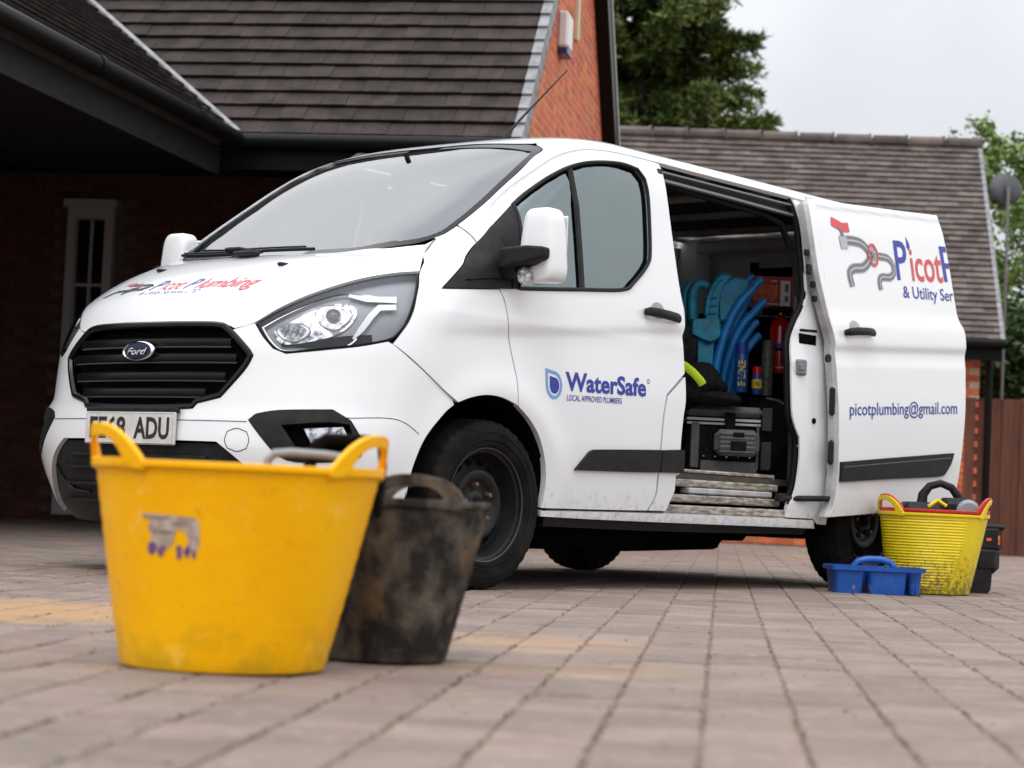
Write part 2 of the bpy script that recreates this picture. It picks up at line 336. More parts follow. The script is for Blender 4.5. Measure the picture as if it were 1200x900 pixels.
for p in pav:
    dz,_,l,c,dx=p; k=rr.randrange(4); h=rr.uniform(-.0022,.0022); a=PD+rr.uniform(-.006,.006)
    rot=Matrix.Rotation(a,4,'Z')@Matrix.Rotation(rr.uniform(-.006,.006),4,'X')@Matrix.Rotation(rr.uniform(-.006,.006),4,'Y')
    if id(p) in single: place('paver',variants[l][k],drive,(c.x,c.y,h),rot)
    else: st.add(vraw[l][k].v,vraw[l][k].f,Matrix.Translation((c.x,c.y,h))@rot)
tag(mk('paver_field',st,'paver',drive,origin=(0,0,0),fix=False),kind='stuff')
# crumbs of soil and moss along the joints
cr_=MB()
for i in range(3200):
    dz=2.3+rr.random()**1.6*7; dx=rr.uniform(-.25,.25)*dz; c=V3((CP.x,CP.y,0))+V3((CF.x,CF.y,0)).normalized()*dz+V3((CR.x,CR.y,0)).normalized()*dx
    if rr.random()<.88:
        t=c.dot(ppv); t=(round((t+.033)/PW-.5)+.5)*PW-.033+rr.uniform(-.006,.006); c=pdv*c.dot(pdv)+ppv*t
    r=rr.uniform(.0012,.0036)*(1.6 if rr.random()<.06 else 1)
    cr_.add([(c.x+math.cos(a)*r*rr.uniform(.7,1.3),c.y+math.sin(a)*r*rr.uniform(.7,1.3),.001) for a in (0,1.26,2.5,3.77,5.0)]+[(c.x,c.y,.001+r*.8)],[(0,1,5),(1,2,5),(2,3,5),(3,4,5),(4,0,5)])
tag(mk('soil_crumbs',cr_,'crumb',origin=(0,0,0)),'scattered soil and moss crumbs on the paving joints','debris',kind='stuff')
# ---------------------------------------------------------------- the house
HB=V3((5.008,3.192,2.902)); he=V3((.5181,-.8553,0)).normalized(); hn=V3((-he.y,he.x,0)); P46=R(46)
hup=hn*math.cos(P46)+V3((0,0,math.sin(P46))); hno=he.cross(hup)
house=empty('brick_house',(4.3,6.2,0),'red brick house with dark tiled roof, gable end and covered porch behind the van','house')
def slab(corners,th,nrm):
    m=MB(); n=len(corners); a=[V3(c) for c in corners]; b=[c-V3(nrm)*th for c in a]
    return m.add([*a,*b],[tuple(range(n)),tuple(range(2*n-1,n-1,-1))]+[(i,i+n,(i+1)%n+n,(i+1)%n) for i in range(n)])
RL=5.06                                   # slope length to the ridge
def rp(s,r,h=0): return HB+he*s+hup*r+hno*h
main_roof=mk('main_roof',slab([rp(-9,-.02,-.03),rp(0,-.02,-.03),rp(0,RL,-.03),rp(-9,RL,-.03)],.12,hno),'roof_tile',house)
farup=-hn*math.cos(P46)+V3((0,0,math.sin(P46)))
rid=rp(0,RL); fno=(-he).cross(farup)
def fp(s,r,h=0): return rid+he*s-farup*r+fno*h
mk('rear_roof_slope',slab([fp(0,0,-.03),fp(-9,0,-.03),fp(-9,RL,-.03),fp(0,RL,-.03)],.1,fno),'roof_tile',house)
TW,TG=.183,.176
def tile(w,g,th,rr):
    m=MB(); j=lambda a:rr.uniform(-a,a); w2=w/2-.0015
    v=[(-w2,j(.003),.020),(w2,j(.003),.020),(w2,g+.05,-.016),(-w2,g+.05,-.016)]
    v+=[(x,y+ (0 if y>.1 else 0),z+th) for x,y,z in v]
    return m.add(v,[(0,3,2,1),(4,5,6,7),(0,1,5,4),(1,2,6,5),(3,7,6,2),(0,4,7,3)])
tvar=[mesh_data('roof_tile',tile(TW,TG,.016,rr),'roof_tile') for _ in range(5)]; traw=[tile(TW,TG,.016,rr) for _ in range(5)]
MR=Matrix((he,hup,hno)).transposed().to_4x4()
A=V3((3.924,4.981,2.902)); VV=V3((4.10,7.05,4.165))
far_t=MB()
for row in range(29):
    r0=row*TG-.02; sv=-2.09-(1.62/1.83)*0-r0*.93
    s=-TW/2-.06-(TW/2 if row%2 else 0)
    if row%2: place('roof_tile',rr.choice(tvar),main_roof,rp(-.06-TW/4,r0),MR,(.5,1,1))
    while s>-6.2:
        w=rp(s,r0,rr.uniform(-.003,.003)); rot=MR@Matrix.Rotation(rr.uniform(-.008,.008),4,'Z')
        if row<=11 and s>sv-.25: place('roof_tile',rr.choice(tvar),main_roof,w,rot)
        elif row<=11 or row>11: 
            t=rr.choice(traw)
            if s>sv-.6 or row>11: far_t.add(t.v,t.f,Matrix.Translation(w)@rot)
        s-=TW
tag(mk('roof_tile_rows',far_t,'roof_tile',main_roof,fix=False),kind='stuff')
vc=MB(); vc.box((.012,.095,.012),(.075,.19,.03)); vc.box((.046,.095,-.055),(.012,.20,.12)); vcm=mesh_data('verge_cap',vc,'verge_grey')
for row in range(29): place('verge_cap',vcm,main_roof,rp(-.045,row*TG-.03,.012),MR@Matrix.Rotation(-.12,4,'X'))
def along(path,r,n=10,**k): return MB().tube(path,r,n,**k)
gut=HB-hn*.05+V3((0,0,-.055))
mk('gutter',along([gut+he*-2.2,gut+he*-.03],.055,12),'upvc_black',house,smooth=True)
mk('fascia',slab([HB+hn*.03+V3((0,0,-.05))+he*s+V3((0,0,dz)) for s,dz in ((-9,0),(-.02,0),(-.02,-.2),(-9,-.2))],.025,-hn),'upvc_black',house)
# gable wall: bricks one by one where they show
WO=-.13                                   # wall plane behind the verge
def gp(n,z,o=0): return V3((HB.x,HB.y,0))+he*(WO+o)+hn*n+V3((0,0,z))
def rake(n): return 2.86+math.tan(P46)*(n-0.) if n<3.5 else 2.86+math.tan(P46)*(7.0-n)
gw=MB(); pts=[gp(.3,0,-.003),gp(6.7,0,-.003),gp(6.7,rake(6.7),-.003),gp(3.5,rake(3.5),-.003),gp(.3,rake(.3),-.003)]
gw=slab(pts,.2,he)
gable=mk('gable_wall',gw,'mortar',house)
bb=MB(); bb.box((0,0,0),(.100,.2145,.065),ch=.003); bbm=mesh_data('brick',bb,'brick_red'); bh=MB(); bh.box((0,0,0),(.100,.102,.065),ch=.003); bhm=mesh_data('brick',bh,'brick_red')
GR=Matrix((he,hn,V3((0,0,1)))).transposed().to_4x4()
rest=MB(); nb=0
for c in range(0,80):
    z=.04+c*.075; n=.3+(.1125 if c%2 else 0)
    while n<6.6:
        if z<min(rake(n-.1),rake(n+.1))-.05:
            seen = z>2.95+.17*(n-.75) and z<4.45+.24*(n-2.0)+.1 and n<5.9
            w=gp(n,z,-.05+rr.uniform(-.001,.001)); rot=GR@Matrix.Rotation(rr.uniform(-.006,.006),4,'X')
            if seen and nb<300: place('brick',bbm,gable,w,rot); nb+=1
            else: rest.add(bb.v,bb.f,Matrix.Translation(w)@rot)
        n+=.225
tag(mk('brick_courses',rest,'brick_red',gable,fix=False),kind='stuff')
# far bargeboard, soffit and white verge strip
def rk(n,up,o): return V3((HB.x,HB.y,0))+he*o+hn*n+V3((0,0,2.90+math.tan(P46)*(7.0-n)+up))
mk('bargeboard',slab([rk(3.45,-.02,.0),rk(7.1,-.02,.0),rk(7.1,-.36,.0),rk(3.45,-.36,.0)],.14,he),'upvc_black',house)
mk('verge_strip',slab([rk(3.45,.03,.01),rk(7.15,.03,.01),rk(7.15,-.01,.01),rk(3.45,-.01,.01)],.05,he),'upvc_white',house)
# alarm box and pale vertical trim on the gable
ab=MB(); bx_=T(0,0,0); ab.box((0,0,0),(.09,.30,.30),ch=.02)
mk('alarm_box',MB().add(ab.v,ab.f,Matrix.Translation(gp(2.55,4.24,.04))@GR),'upvc_white',house,smooth=True)
mk('alarm_lens',MB().box((0,0,0),(.085,.27,.055),Matrix.Translation(gp(2.55,4.065,.04))@GR,ch=.01),'alarm_blue',house)
mk('trim_strip',MB().box((0,0,0),(.03,.12,.9),Matrix.Translation(gp(3.45,4.82,.015))@GR),'cream_trim',house)
# the wing on the left with its own roof, valley, gutter and fascia
wn=V3((.881,.474,0)).normalized(); wl=V3((-wn.y,wn.x,0)); WP=R(35.9); wup=wl*math.cos(WP)+V3((0,0,math.sin(WP))); wno=wn.cross(wup)
def wp(t,r,h=0): return A+wn*t+wup*r+wno*h
vk=1.14/1.74*math.cos(WP)
WLn=4.6
wing=mk('wing_roof',slab([wp(-6.5,0,-.03),wp(0,0,-.03),wp(vk*WLn,WLn,-.03),wp(-6.5,WLn,-.03)],.1,wno),'roof_tile',house)
MW=Matrix((wn,wup,wno)).transposed().to_4x4()
for row in range(26):
    r0=row*TG-.02; m=MB(); t1=vk*max(r0,0)-.02; t=-6.5
    while t<t1-.02:
        w=min(TW,t1-t); q=rr.uniform(-.004,.004)
        m.box((t+w/2,.11+q,.010),(w-.003,.23,.020),Matrix.Translation(A)@MW@Matrix.Translation((0,r0,.016))@Matrix.Rotation(-.16,4,'X')); t+=w
    m.v=[tuple(V3(v)+wno*(.0)) for v in m.v]
    o=mk('tile_course',m,'roof_tile',wing,fix=False)
# tilt each course a little: lower edge proud (built as wedge strips)
va=A+V3((0,0,.03)); vb=wp(vk*WLn,WLn,.03)
mk('valley_strip',MB().tube([A+wno*.02+(vb-va).normalized()*-.03,vb+wno*.02],.035,6,flat=(1,.7)),'lead',wing)
wg=A-wl*.05+V3((0,0,-.05))
mk('gutter',along([wg-wn*6.5,wg-wn*.0],.058,12),'upvc_black',house,smooth=True)
for q in (-.9,-2.6,-4.3): mk('gutter_joint',along([wg+wn*(q-.04),wg+wn*(q+.04)],.066,12),'upvc_black',house,smooth=True)
wf=A+wl*.10
mk('fascia',slab([wf-wn*6.5+V3((0,0,-.10)),wf+wn*.0+V3((0,0,-.10)),wf+wn*.0+V3((0,0,-.30)),wf-wn*6.5+V3((0,0,-.30))],.03,-wl),'stained_board',house)
# porch: back wall with a narrow glazed side light, added screening wall at the left, ceiling
BW=V3((5.746,9.313,0))
def bp_(s,z,o=0): return BW+he*s-hn*o+V3((0,0,z))
back=mk('porch_wall',slab([bp_(-6,0,-.012),bp_(4.6,0,-.012),bp_(4.6,3.3,-.012),bp_(-6,3.3,-.012)],.15,-hn),'mortar_shaded',house)
bd=mesh_data('brick',bh,'brick_shaded')
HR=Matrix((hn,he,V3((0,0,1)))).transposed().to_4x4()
bdm=mesh_data('brick',bb,'brick_shaded'); rest=MB(); nb=0
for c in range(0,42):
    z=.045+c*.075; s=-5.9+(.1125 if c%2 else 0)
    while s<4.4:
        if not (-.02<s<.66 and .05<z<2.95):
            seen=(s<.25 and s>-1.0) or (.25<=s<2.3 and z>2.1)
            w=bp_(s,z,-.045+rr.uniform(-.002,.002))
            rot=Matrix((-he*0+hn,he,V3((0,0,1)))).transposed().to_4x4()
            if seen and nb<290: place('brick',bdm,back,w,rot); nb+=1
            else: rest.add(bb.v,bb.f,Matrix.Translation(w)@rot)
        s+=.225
tag(mk('brick_courses',rest,'brick_shaded',back,fix=False),kind='stuff')
sl=MB()
WX=Matrix.Translation(BW+he*.10)@Matrix((he,hn,V3((0,0,1)))).transposed().to_4x4()
for s0,s1,z0,z1 in ((0,.08,.06,2.86),(.355,.435,.06,2.86),(.08,.355,2.75,2.86),(.08,.355,.06,.34)): sl.box(((s0+s1)/2,-.02,(z0+z1)/2),(s1-s0,.1,z1-z0),WX)
sl.box((.2175,-.04,2.89),(.50,.14,.07),WX)
win=mk('side_light',sl,'upvc_white_shaded',house)
gbm=MB(); gbm.box((.2175,-.01,1.545),(.024,.03,2.41),WX)
for z in (.94,1.545,2.15): gbm.box((.2175,-.012,z),(.275,.028,.024),WX)
mk('glazing_bars',gbm,'upvc_white_shaded',win)
for i in range(4):
    for k in (0,1):
        z0=.345+i*.604; mk('pane',MB().box((.1425+k*.15,.0,z0+.295),(.12,.006,.57),WX),'pane_glass',win)
mk('door_void',MB().box((.2175,.06,1.45),(.43,.02,2.8),WX),'void',win)
lw=BW+he*-1.7
mk('shade_wall',slab([lw,lw-hn*10,lw-hn*10+V3((0,0,3.3)),lw+V3((0,0,3.3))],.15,-he),'brick_shaded',house)  # out-of-view wall, added to keep daylight off the porch
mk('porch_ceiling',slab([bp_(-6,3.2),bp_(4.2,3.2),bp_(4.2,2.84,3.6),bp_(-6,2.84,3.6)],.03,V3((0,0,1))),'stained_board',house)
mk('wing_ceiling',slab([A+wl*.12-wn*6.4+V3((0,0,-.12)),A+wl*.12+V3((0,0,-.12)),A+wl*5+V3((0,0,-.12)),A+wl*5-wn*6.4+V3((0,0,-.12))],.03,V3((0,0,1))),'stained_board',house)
mk('inner_wall',slab([gp(.32,0,-.23),gp(6.2,0,-.23),gp(6.2,2.84,-.23),gp(.32,2.84,-.23)],.1,-he),'brick_shaded',house)
# ---------------------------------------------------------------- garage behind with pale tiles
gar=empty('garage',(16.2,6.5,0),'low brick garage with weathered pinkish tiled roof beside the fence','building')
r1=V3((17.117,6.078,4.98)); ge=V3((math.cos(R(-52.75)),math.sin(R(-52.75)),0)); gn=V3((-ge.y,ge.x,0))
e1=V3((15.398,4.921,2.402)); run=(r1-e1).dot(gn); GPt=math.atan2(r1.z-2.42,run); gup=gn*math.cos(GPt)+V3((0,0,math.sin(GPt))); gno=ge.cross(gup)
SLn=(r1.z-2.42)/math.sin(GPt); G0=r1-gup*SLn
def gq(s,r,h=0): return G0+ge*s+gup*r+gno*h
groof=mk('garage_roof',slab([gq(-7,0,-.03),gq(0,0,-.03),gq(0,SLn,-.03),gq(-7,SLn,-.03)],.1,gno),'roof_tile_pale',gar)
gbk=-gn*math.cos(GPt)+V3((0,0,math.sin(GPt)))
mk('rear_slope',slab([gq(0,SLn,-.03),gq(-7,SLn,-.03),gq(-7,SLn,-.03)-gbk*SLn,gq(0,SLn,-.03)-gbk*SLn],.1,(-ge).cross(gbk)),'roof_tile_pale',gar)
g_w,g_g=.165,.098
nr=int(SLn/g_g); MG=Matrix((ge,gup,gno)).transposed().to_4x4()
pv=[mesh_data('roof_tile',tile(g_w,g_g,.013,rr),'roof_tile_pale') for _ in range(4)]; pr=[tile(g_w,g_g,.013,rr) for _ in range(4)]
ft=MB(); nb=0
for row in range(nr,-1,-1):
    r0=row*g_g-.01; s=-g_w/2-.03-(g_w/2 if row%2 else 0)
    if row%2: ft.add(pr[0].v,pr[0].f,Matrix.Translation(gq(-.03-g_w/4,r0))@MG@Matrix.Scale(.5,4,(1,0,0)))
    while s>-6.8:
        w=gq(s,r0,rr.uniform(-.003,.003)); rot=MG@Matrix.Rotation(rr.uniform(-.01,.01),4,'Z'); d=w-CP; px=600+2500*d.dot(CR)/d.dot(CF); py=450-2500*d.dot(CU)/d.dot(CF)
        # tiles that stand clear above the van's roof line
        if nb<300 and py<172+(px-740)*.24 and px>735: place('roof_tile',rr.choice(pv),groof,w,rot); nb+=1
        else: t=rr.choice(pr); ft.add(t.v,t.f,Matrix.Translation(w)@rot)
        s-=g_w
tag(mk('roof_tile_rows',ft,'roof_tile_pale',groof,fix=False),kind='stuff')
for k in range(16):
    m=MB().tube([gq(-k*.45-.42,SLn+.0,.015),gq(-k*.45-.02,SLn,.02)],.075,10); m.tube([gq(-k*.45-.03,SLn,.02),gq(-k*.45+.0,SLn,.02)],.088,10)
    mk('ridge_tile',m,'roof_tile_pale',groof,smooth=True)
m=MB()
for row in range(nr+1): m.box((0,g_g/2,.006),(.05,g_g+.01,.045),Matrix.Translation(gq(-.025,row*g_g-.01,.004))@MG@Matrix.Rotation(-.05,4,'X'))
mk('verge_caps',m,'verge_grey',groof)
gg=G0-gn*.04+V3((0,0,-.05)); mk('gutter',along([gg-ge*7,gg],.055,10),'upvc_black',gar,smooth=True)
gwm=MB(); w0=G0+gn*.28
def gwp(s,z,o=0): return V3((w0.x,w0.y,0))+ge*s-gn*o+V3((0,0,z))
gwall=mk('garage_wall',slab([gwp(-7,0,-.012),gwp(-.22,0,-.012),gwp(-.22,2.4,-.012),gwp(-7,2.4,-.012)],.1,-gn),'mortar',gar)
mk('gable_side',slab([gwp(-.22,0,-.05),gwp(-.22,0,-4.4),gwp(-.22,2.4,-4.4),gwp(-.22,4.7,-2.2),gwp(-.22,2.4,-.05)],.1,ge),'brick_red',gar)
m=MB(); GW=Matrix((gn,ge,V3((0,0,1)))).transposed().to_4x4()
for c in range(31):
    for k in range(-3,0):
        place('brick',bbm,gwall,gwp(-.33+(k+1)*.225-(.1125 if c%2 else 0)+(.0),.045+c*.075,-.045),GW)
rest=MB()
for c in range(31):
    for k in range(-29,-3): rest.add(bb.v,bb.f,Matrix.Translation(gwp(-.33+(k+1)*.225-(.1125 if c%2 else 0),.045+c*.075,-.045))@GW)
tag(mk('brick_courses',rest,'brick_red',gwall,fix=False),kind='stuff')
mk('fascia',slab([G0+gn*.02+V3((0,0,-.04))+ge*s+V3((0,0,dz)) for s,dz in ((-7,0),(-.02,0),(-.02,-.2),(-7,-.2))],.02,-gn),'upvc_black',gar)
mk('downpipe',along([gwp(-.12,2.3,.03),gwp(-.12,.02,.03)],.04,10),'upvc_black',gar,smooth=True)
# ---------------------------------------------------------------- fence right of the garage
fo=V3((w0.x,w0.y,0))+ge*-.02
fence=empty('timber_fence',tuple(fo+ge*1.5),'tall dark reddish brown timber fence of vertical boards right of the garage','fence')
for k in range(40):
    s=-.45+k*.105; h=1.77+rr.uniform(-.008,.008); X=Matrix.Translation(fo+ge*(s+.05)+gn*(0 if k%2 else .018))@Matrix((ge,gn,V3((0,0,1)))).transposed().to_4x4()
    mk('board',MB().box((0,0,h/2),(.118 if k%2 else .10,.016,h),X,ch=.003),'fence_wood',fence)
for z in (.35,1.5): mk('rail',MB().box((1.8,.06,z),(3.6,.05,.08),Matrix.Translation(fo)@Matrix((ge,gn,V3((0,0,1)))).transposed().to_4x4()),'fence_wood',fence)
# ---------------------------------------------------------------- trees
def leaf(m,p,d,l,w,rr):
    d=d.normalized(); a=V3((rr.uniform(-1,1),rr.uniform(-1,1),rr.uniform(-1,1))); b=d.cross(a); b=b.normalized() if b.length>1e-4 else V3((1,0,0))
    m.v+= [tuple(p),tuple(p+d*l*.45+b*w),tuple(p+d*l),tuple(p+d*l*.45-b*w)]; k=len(m.v)-4; m.f.append((k,k+1,k+2,k+3))
def conifer(name,base,h,rad,seed,label,start=.8,dens=1.,mat='leaf_conifer',lw=(.16,.017)):
    q=random.Random(seed); t=empty(name,tuple(base),label,'tree'); b=V3(base)
    tr=MB(); tr.tube([b,b+V3((.05,0,h*.3)),b+V3((0,.06,h*.7)),b+V3((.03,0,h*.98))],[h*.022,h*.018,h*.010,.01],8)
    cw=MB(); lb=MB(); nbr=int(230*dens)
    for i in range(nbr):
        f=start/h+(1-start/h)*(i+q.random())/nbr; z=f*h; a=q.uniform(0,6.283); rl=rad*(1-f)**.62*q.uniform(.6,1.3)+.25
        o=b+V3((0,0,z)); pth=[]; dirh=V3((math.cos(a),math.sin(a),0)); rise=q.uniform(.10,.5)
        n=7
        for k in range(n+1):
            u=k/n; pth.append(o+dirh*rl*u+V3((q.uniform(-.04,.04),q.uniform(-.04,.04),rl*(rise*u-.25*u*u+.12*u**4))))
        lb.tube(pth,[.03*(1-k/n)+.004 for k in range(n+1)],5)
        ns=int(rl*21)+6
        for s in range(ns):
            u=q.random()**.7; k=min(n-1,int(u*n)); p=pth[k].lerp(pth[k+1],u*n-k); d0=(pth[k+1]-pth[k]).normalized()
            side=d0.cross(V3((0,0,1))).normalized()*q.choice((-1,1)); sd_=(d0*q.uniform(.2,1.0)+side*q.uniform(.1,1.)+V3((0,0,q.uniform(-.5,.45)))).normalized(); L_=q.uniform(.22,.55)*(1-.4*u)
            m=int(16+L_*34)
            for w in range(m):
                x=(w+q.random())/m; pp=p+sd_*L_*x+V3((0,0,-.28*L_*x*x)); dd=sd_*q.uniform(.4,1)+V3((q.uniform(-1,1),q.uniform(-1,1),q.uniform(-.6,.8)))*.75
                leaf(cw,pp,dd,q.uniform(.7,1.25)*lw[0],lw[1]*q.uniform(.8,1.3),q)
    mk('trunk',tr,'bark',t,smooth=True); mk('branches',lb,'bark',t,fix=False); tag(mk('crown',cw,mat,t,fix=False),kind='stuff'); return t
conifer('conifer_tree',(20.7,14.1,0),11.6,2.55,5,'tall dark green conifer rising behind the house and garage ridge',start=2.5,dens=1.25)
conifer('conifer_tree',(19.8,15.6,0),11.0,3.0,9,'dark conifer half hidden behind the gable edge',start=3.5,dens=.7)
def broadleaf(name,base,h,rad,seed,label,mat,nb=46,lpb=60,ls=.10,low=.25,cat='tree'):
    q=random.Random(seed); t=empty(name,tuple(base),label,cat); b=V3(base)
    tr=MB(); tr.tube([b,b+V3((.03,.02,h*.3)),b+V3((-.03,.04,h*.6)),b+V3((0,0,h*.9))],[h*.02+.02,h*.015+.015,h*.009+.01,.01],8)
    lb=MB(); cw=MB()
    for i in range(nb):
        f=low+(1-low)*(i+q.random())/nb; a=q.uniform(0,6.283); rl=rad*math.sqrt(max(.08,1-((f-.55)/.55)**2))*q.uniform(.6,1.15); o=b+V3((0,0,f*h*.88)); dr=V3((math.cos(a),math.sin(a),q.uniform(.25,.9))).normalized()
        pth=[o+dr*rl*k/6+V3((q.uniform(-.06,.06),q.uniform(-.06,.06),q.uniform(-.05,.05)))*rl for k in range(7)]
        lb.tube(pth,[.022*(1-k/6)+.004 for k in range(7)],5)
        for s in range(9):
            u=q.uniform(.25,1); k=min(5,int(u*6)); p=pth[k].lerp(pth[k+1],u*6-k); td=(dr+V3((q.uniform(-1,1),q.uniform(-1,1),q.uniform(-.5,1)))*.9).normalized(); tl=q.uniform(.2,.55)*rl*.6
            lb.tube([p,p+td*tl*.5,p+td*tl+V3((0,0,.03))],[.008,.005,.003],4,cap=False)
            for w in range(lpb//9):
                x=q.random(); pp=p+td*tl*x+V3((q.uniform(-1,1),q.uniform(-1,1),q.uniform(-1,1)))*.10
                leaf(cw,pp,V3((q.uniform(-1,1),q.uniform(-1,1),q.uniform(-1,.5))),ls*q.uniform(.7,1.3),ls*.32,q)
    mk('trunk',tr,'bark',t,smooth=True); mk('branches',lb,'bark',t,fix=False); tag(mk('crown',cw,mat,t,fix=False),kind='stuff'); return t
broadleaf('broadleaf_tree',(21.6,7.3,0),6.3,1.9,11,'fresh green broadleaf tree with open twigs behind the satellite dish','leaf_fresh',nb=80,lpb=330,ls=.09)
broadleaf('broadleaf_shrub',(20.0,5.3,0),3.6,1.7,12,'leafy green shrub showing above the timber fence','leaf_mid',nb=70,lpb=330,ls=.11,low=.05,cat='shrub')
broadleaf('broadleaf_shrub',(19.4,6.8,0),3.0,1.4,15,'dense mid green shrub between the garage corner and the fence','leaf_mid',nb=70,lpb=330,ls=.11,low=.05,cat='shrub')
# ---------------------------------------------------------------- satellite dish on its pole
dpos=V3((18.081,6.214,4.604)); dish=empty('satellite_dish',(dpos.x,dpos.y,0),'dark grey satellite dish on a thin pole right of the garage roof','satellite dish')
dX=Matrix.Translation(dpos)@(-CF+V3((.1,.0,.25))).to_track_quat('Z','Y').to_matrix().to_4x4()
mk('reflector',MB().lathe([(.001,-.0),(.08,-.005),(.15,-.022),(.205,-.045),(.212,-.046),(.205,-.04),(.15,-.016),(.08,.002),(.001,.006)],36,dX,capb=False),'dish_grey',dish,smooth=True)
mk('mount_plate',MB().box((0,-.03,.02),(.07,.10,.04),dX,ch=.006),'dish_grey',dish)
mk('feed_arm',MB().tube([dX@V3((0,-.2,-.03)),dX@V3((-.05,-.24,-.18)),dX@V3((-.17,-.13,-.28))],.012,8),'dish_grey',dish,smooth=True)
mk('feed_horn',MB().box((0,0,0),(.06,.06,.09),dX@Matrix.Translation((-.16,-.17,-.02)),ch=.01),'black_plastic',dish)
pb=V3((dpos.x,dpos.y,0))-V3((CF.x,CF.y,0))*.08
mk('pole',along([pb,pb+V3((0,0,4.6))],.02,8),'galv',dish,smooth=True)
# ================================================================ VAN BODY SURFACE
# X runs from the nose to the tail (front axle at 0), the near side is y<0
def lerp_tab(T,v):
    if v<=T[0][0]: return T[0][1]
    for i in range(len(T)-1):
        a,b=T[i],T[i+1]
        if v<=b[0]:
            # monotone cubic (Fritsch-Carlson)
            h=b[0]-a[0]; d=(b[1]-a[1])/h
            def sl(k):
                if k==0 or k==len(T)-1: return None
                d0=(T[k][1]-T[k-1][1])/(T[k][0]-T[k-1][0]); d1=(T[k+1][1]-T[k][1])/(T[k+1][0]-T[k][0])
                if d0*d1<=0: return 0.
                return 2*d0*d1/(d0+d1)
            m0=sl(i); m1=sl(i+1)
            if m0 is None: m0=d
            if m1 is None: m1=d
            t=(v-a[0])/h
            return (2*t**3-3*t*t+1)*a[1]+(t**3-2*t*t+t)*h*m0+(-2*t**3+3*t*t)*b[1]+(t**3-t*t)*h*m1
    return T[-1][1]
XN=[(.18,-.885),(.22,-.92),(.28,-.955),(.36,-.98),(.45,-.998),(.52,-1.004),(.60,-1.0),(.66,-.992),(.76,-.985),(.87,-.977),(.95,-.96),(1.0,-.94),(1.04,-.915),(1.08,-.875),(1.13,-.80),(1.18,-.71),(1.23,-.60),(1.27,-.495),(1.295,-.41),(1.31,-.37),(1.335,-.315),(1.36,-.27),(1.45,-.14),(1.6,.075),(1.75,.295),(1.85,.465),(1.90,.575),(1.93,.65),(1.955,.75),(1.975,.9),(1.988,1.15),(1.995,1.7)]
WS=[(.18,.90),(.24,.935),(.30,.958),(.45,.978),(.62,.988),(.80,.990),(1.0,.984),(1.06,.983),(1.10,.978),(1.2,.967),(1.4,.935),(1.6,.90),(1.75,.872),(1.82,.853),(1.86,.835),(1.89,.812),(1.92,.772),(1.94,.725),(1.955,.675),(1.97,.60),(1.98,.51),(1.988,.39),(1.995,.2)]
CC=[(.18,.6),(.6,.64),(.9,.64),(1.1,.66),(1.2,.62),(1.3,.52),(1.4,.47),(1.6,.45),(1.9,.42),(2,.42)]
NN=[(.18,2.2),(.3,2.3),(.5,2.6),(.6,2.5),(.7,2.35),(.85,2.2),(1.0,2.15),(1.15,2.35),(1.3,2.7),(1.4,3.0),(1.6,3.2),(1.9,3.2),(2,3)]
_PT=[(lerp_tab(XN,.15+i*.001),lerp_tab(WS,.15+i*.001),lerp_tab(CC,.15+i*.001),lerp_tab(NN,.15+i*.001)) for i in range(1860)]
def par(z):
    q=(z-.15)/.001; i=int(q); i=0 if i<0 else 1858 if i>1858 else i; f=min(1.,max(0.,q-i)); a=_PT[i]; b=_PT[i+1]
    return tuple(a[k]+(b[k]-a[k])*f for k in range(4))
XR=3.72
def bump(x,z):
    # side relief: shoulder crease at z~1.06, wheel arch lips
    b=0.
    for cx in (0.,2.933):
        r=math.hypot(x-cx,(z-.36)); b+=.012*math.exp(-((r-.42)/.075)**2)*(1 if z>.2 else 0)
    # hollow of the flank between sill and shoulder crease
    e=max(0,min(1,(x+.45)/.5)); zc=1.03+.09*x
    d=zc-z
    b-=.010*e*math.exp(-(max(0,d)/.17)**2)/(1+math.exp(-max(-30,min(30,(d-.012)/.010))))
    return b
def W(x,z,relief=True):
    xn,w,c,n=par(z)
    t=(x-xn)/c
    if t<=0: return 0.
    y=w if t>=1 else w*(1-(1-t)**n)**(1/n)
    # rear corner rounding
    s=(XR-x)/.16
    if s<=0: return 0.
    if s<1: y*= .93+.07*(1-(1-s)**2.5)**(1/2.5)
    if relief and x>-.62: y+=bump(x,z)*min(1,max(0,(x+.62)/.2))
    return y
def XF(y,z):
    xn,w,c,n=par(z); q=min(.9999,abs(y)/w)
    return xn+c*(1-(1-q**n)**(1/n))
def inside(x,y,z): return .16<z<1.995 and abs(y)<W(x,z)
def normal(x,y,z):
    xn,w,c,n=par(z); h=.002; sg=-1. if y<0 else 1.
    if abs(y)/w<.86 and x<xn+c:
        dy=(XF(abs(y)+h,z)-XF(max(0,abs(y)-h),z))/(h+min(h,abs(y))); dz=(XF(y,z+h)-XF(y,z-h))/(2*h)
        if abs(y)<.01: dy=0
        return Vector((-1,sg*dy,dz)).normalized()
    dx=(W(x+h,z)-W(x-h,z))/(2*h); dz=(W(x,z+h)-W(x,z-h))/(2*h)
    return Vector((-dx,sg,-dz)).normalized()
def pr_s(u,v): return Vector((u,-W(u,v),v))
def pr_c(u,v):
    lo,hi=-2.2,1.6; best=None
    px,py=u*.70710678,-u*.70710678
    # march along (1,1)/sqrt2
    s0=-1.6; st=.05; s=s0; prev=s0
    while s<2.0:
        x=px+s*.70710678; y=py+s*.70710678
        if y>0: break
        if inside(x,y,v):
            a,b=prev,s
            for k in range(22):
                m=(a+b)/2
                if inside(px+m*.70710678,py+m*.70710678,v): b=m
                else: a=m
            return Vector((px+b*.70710678,py+b*.70710678,v))
        prev=s; s+=st
    return Vector((XF(0,v),-1e-9,v))
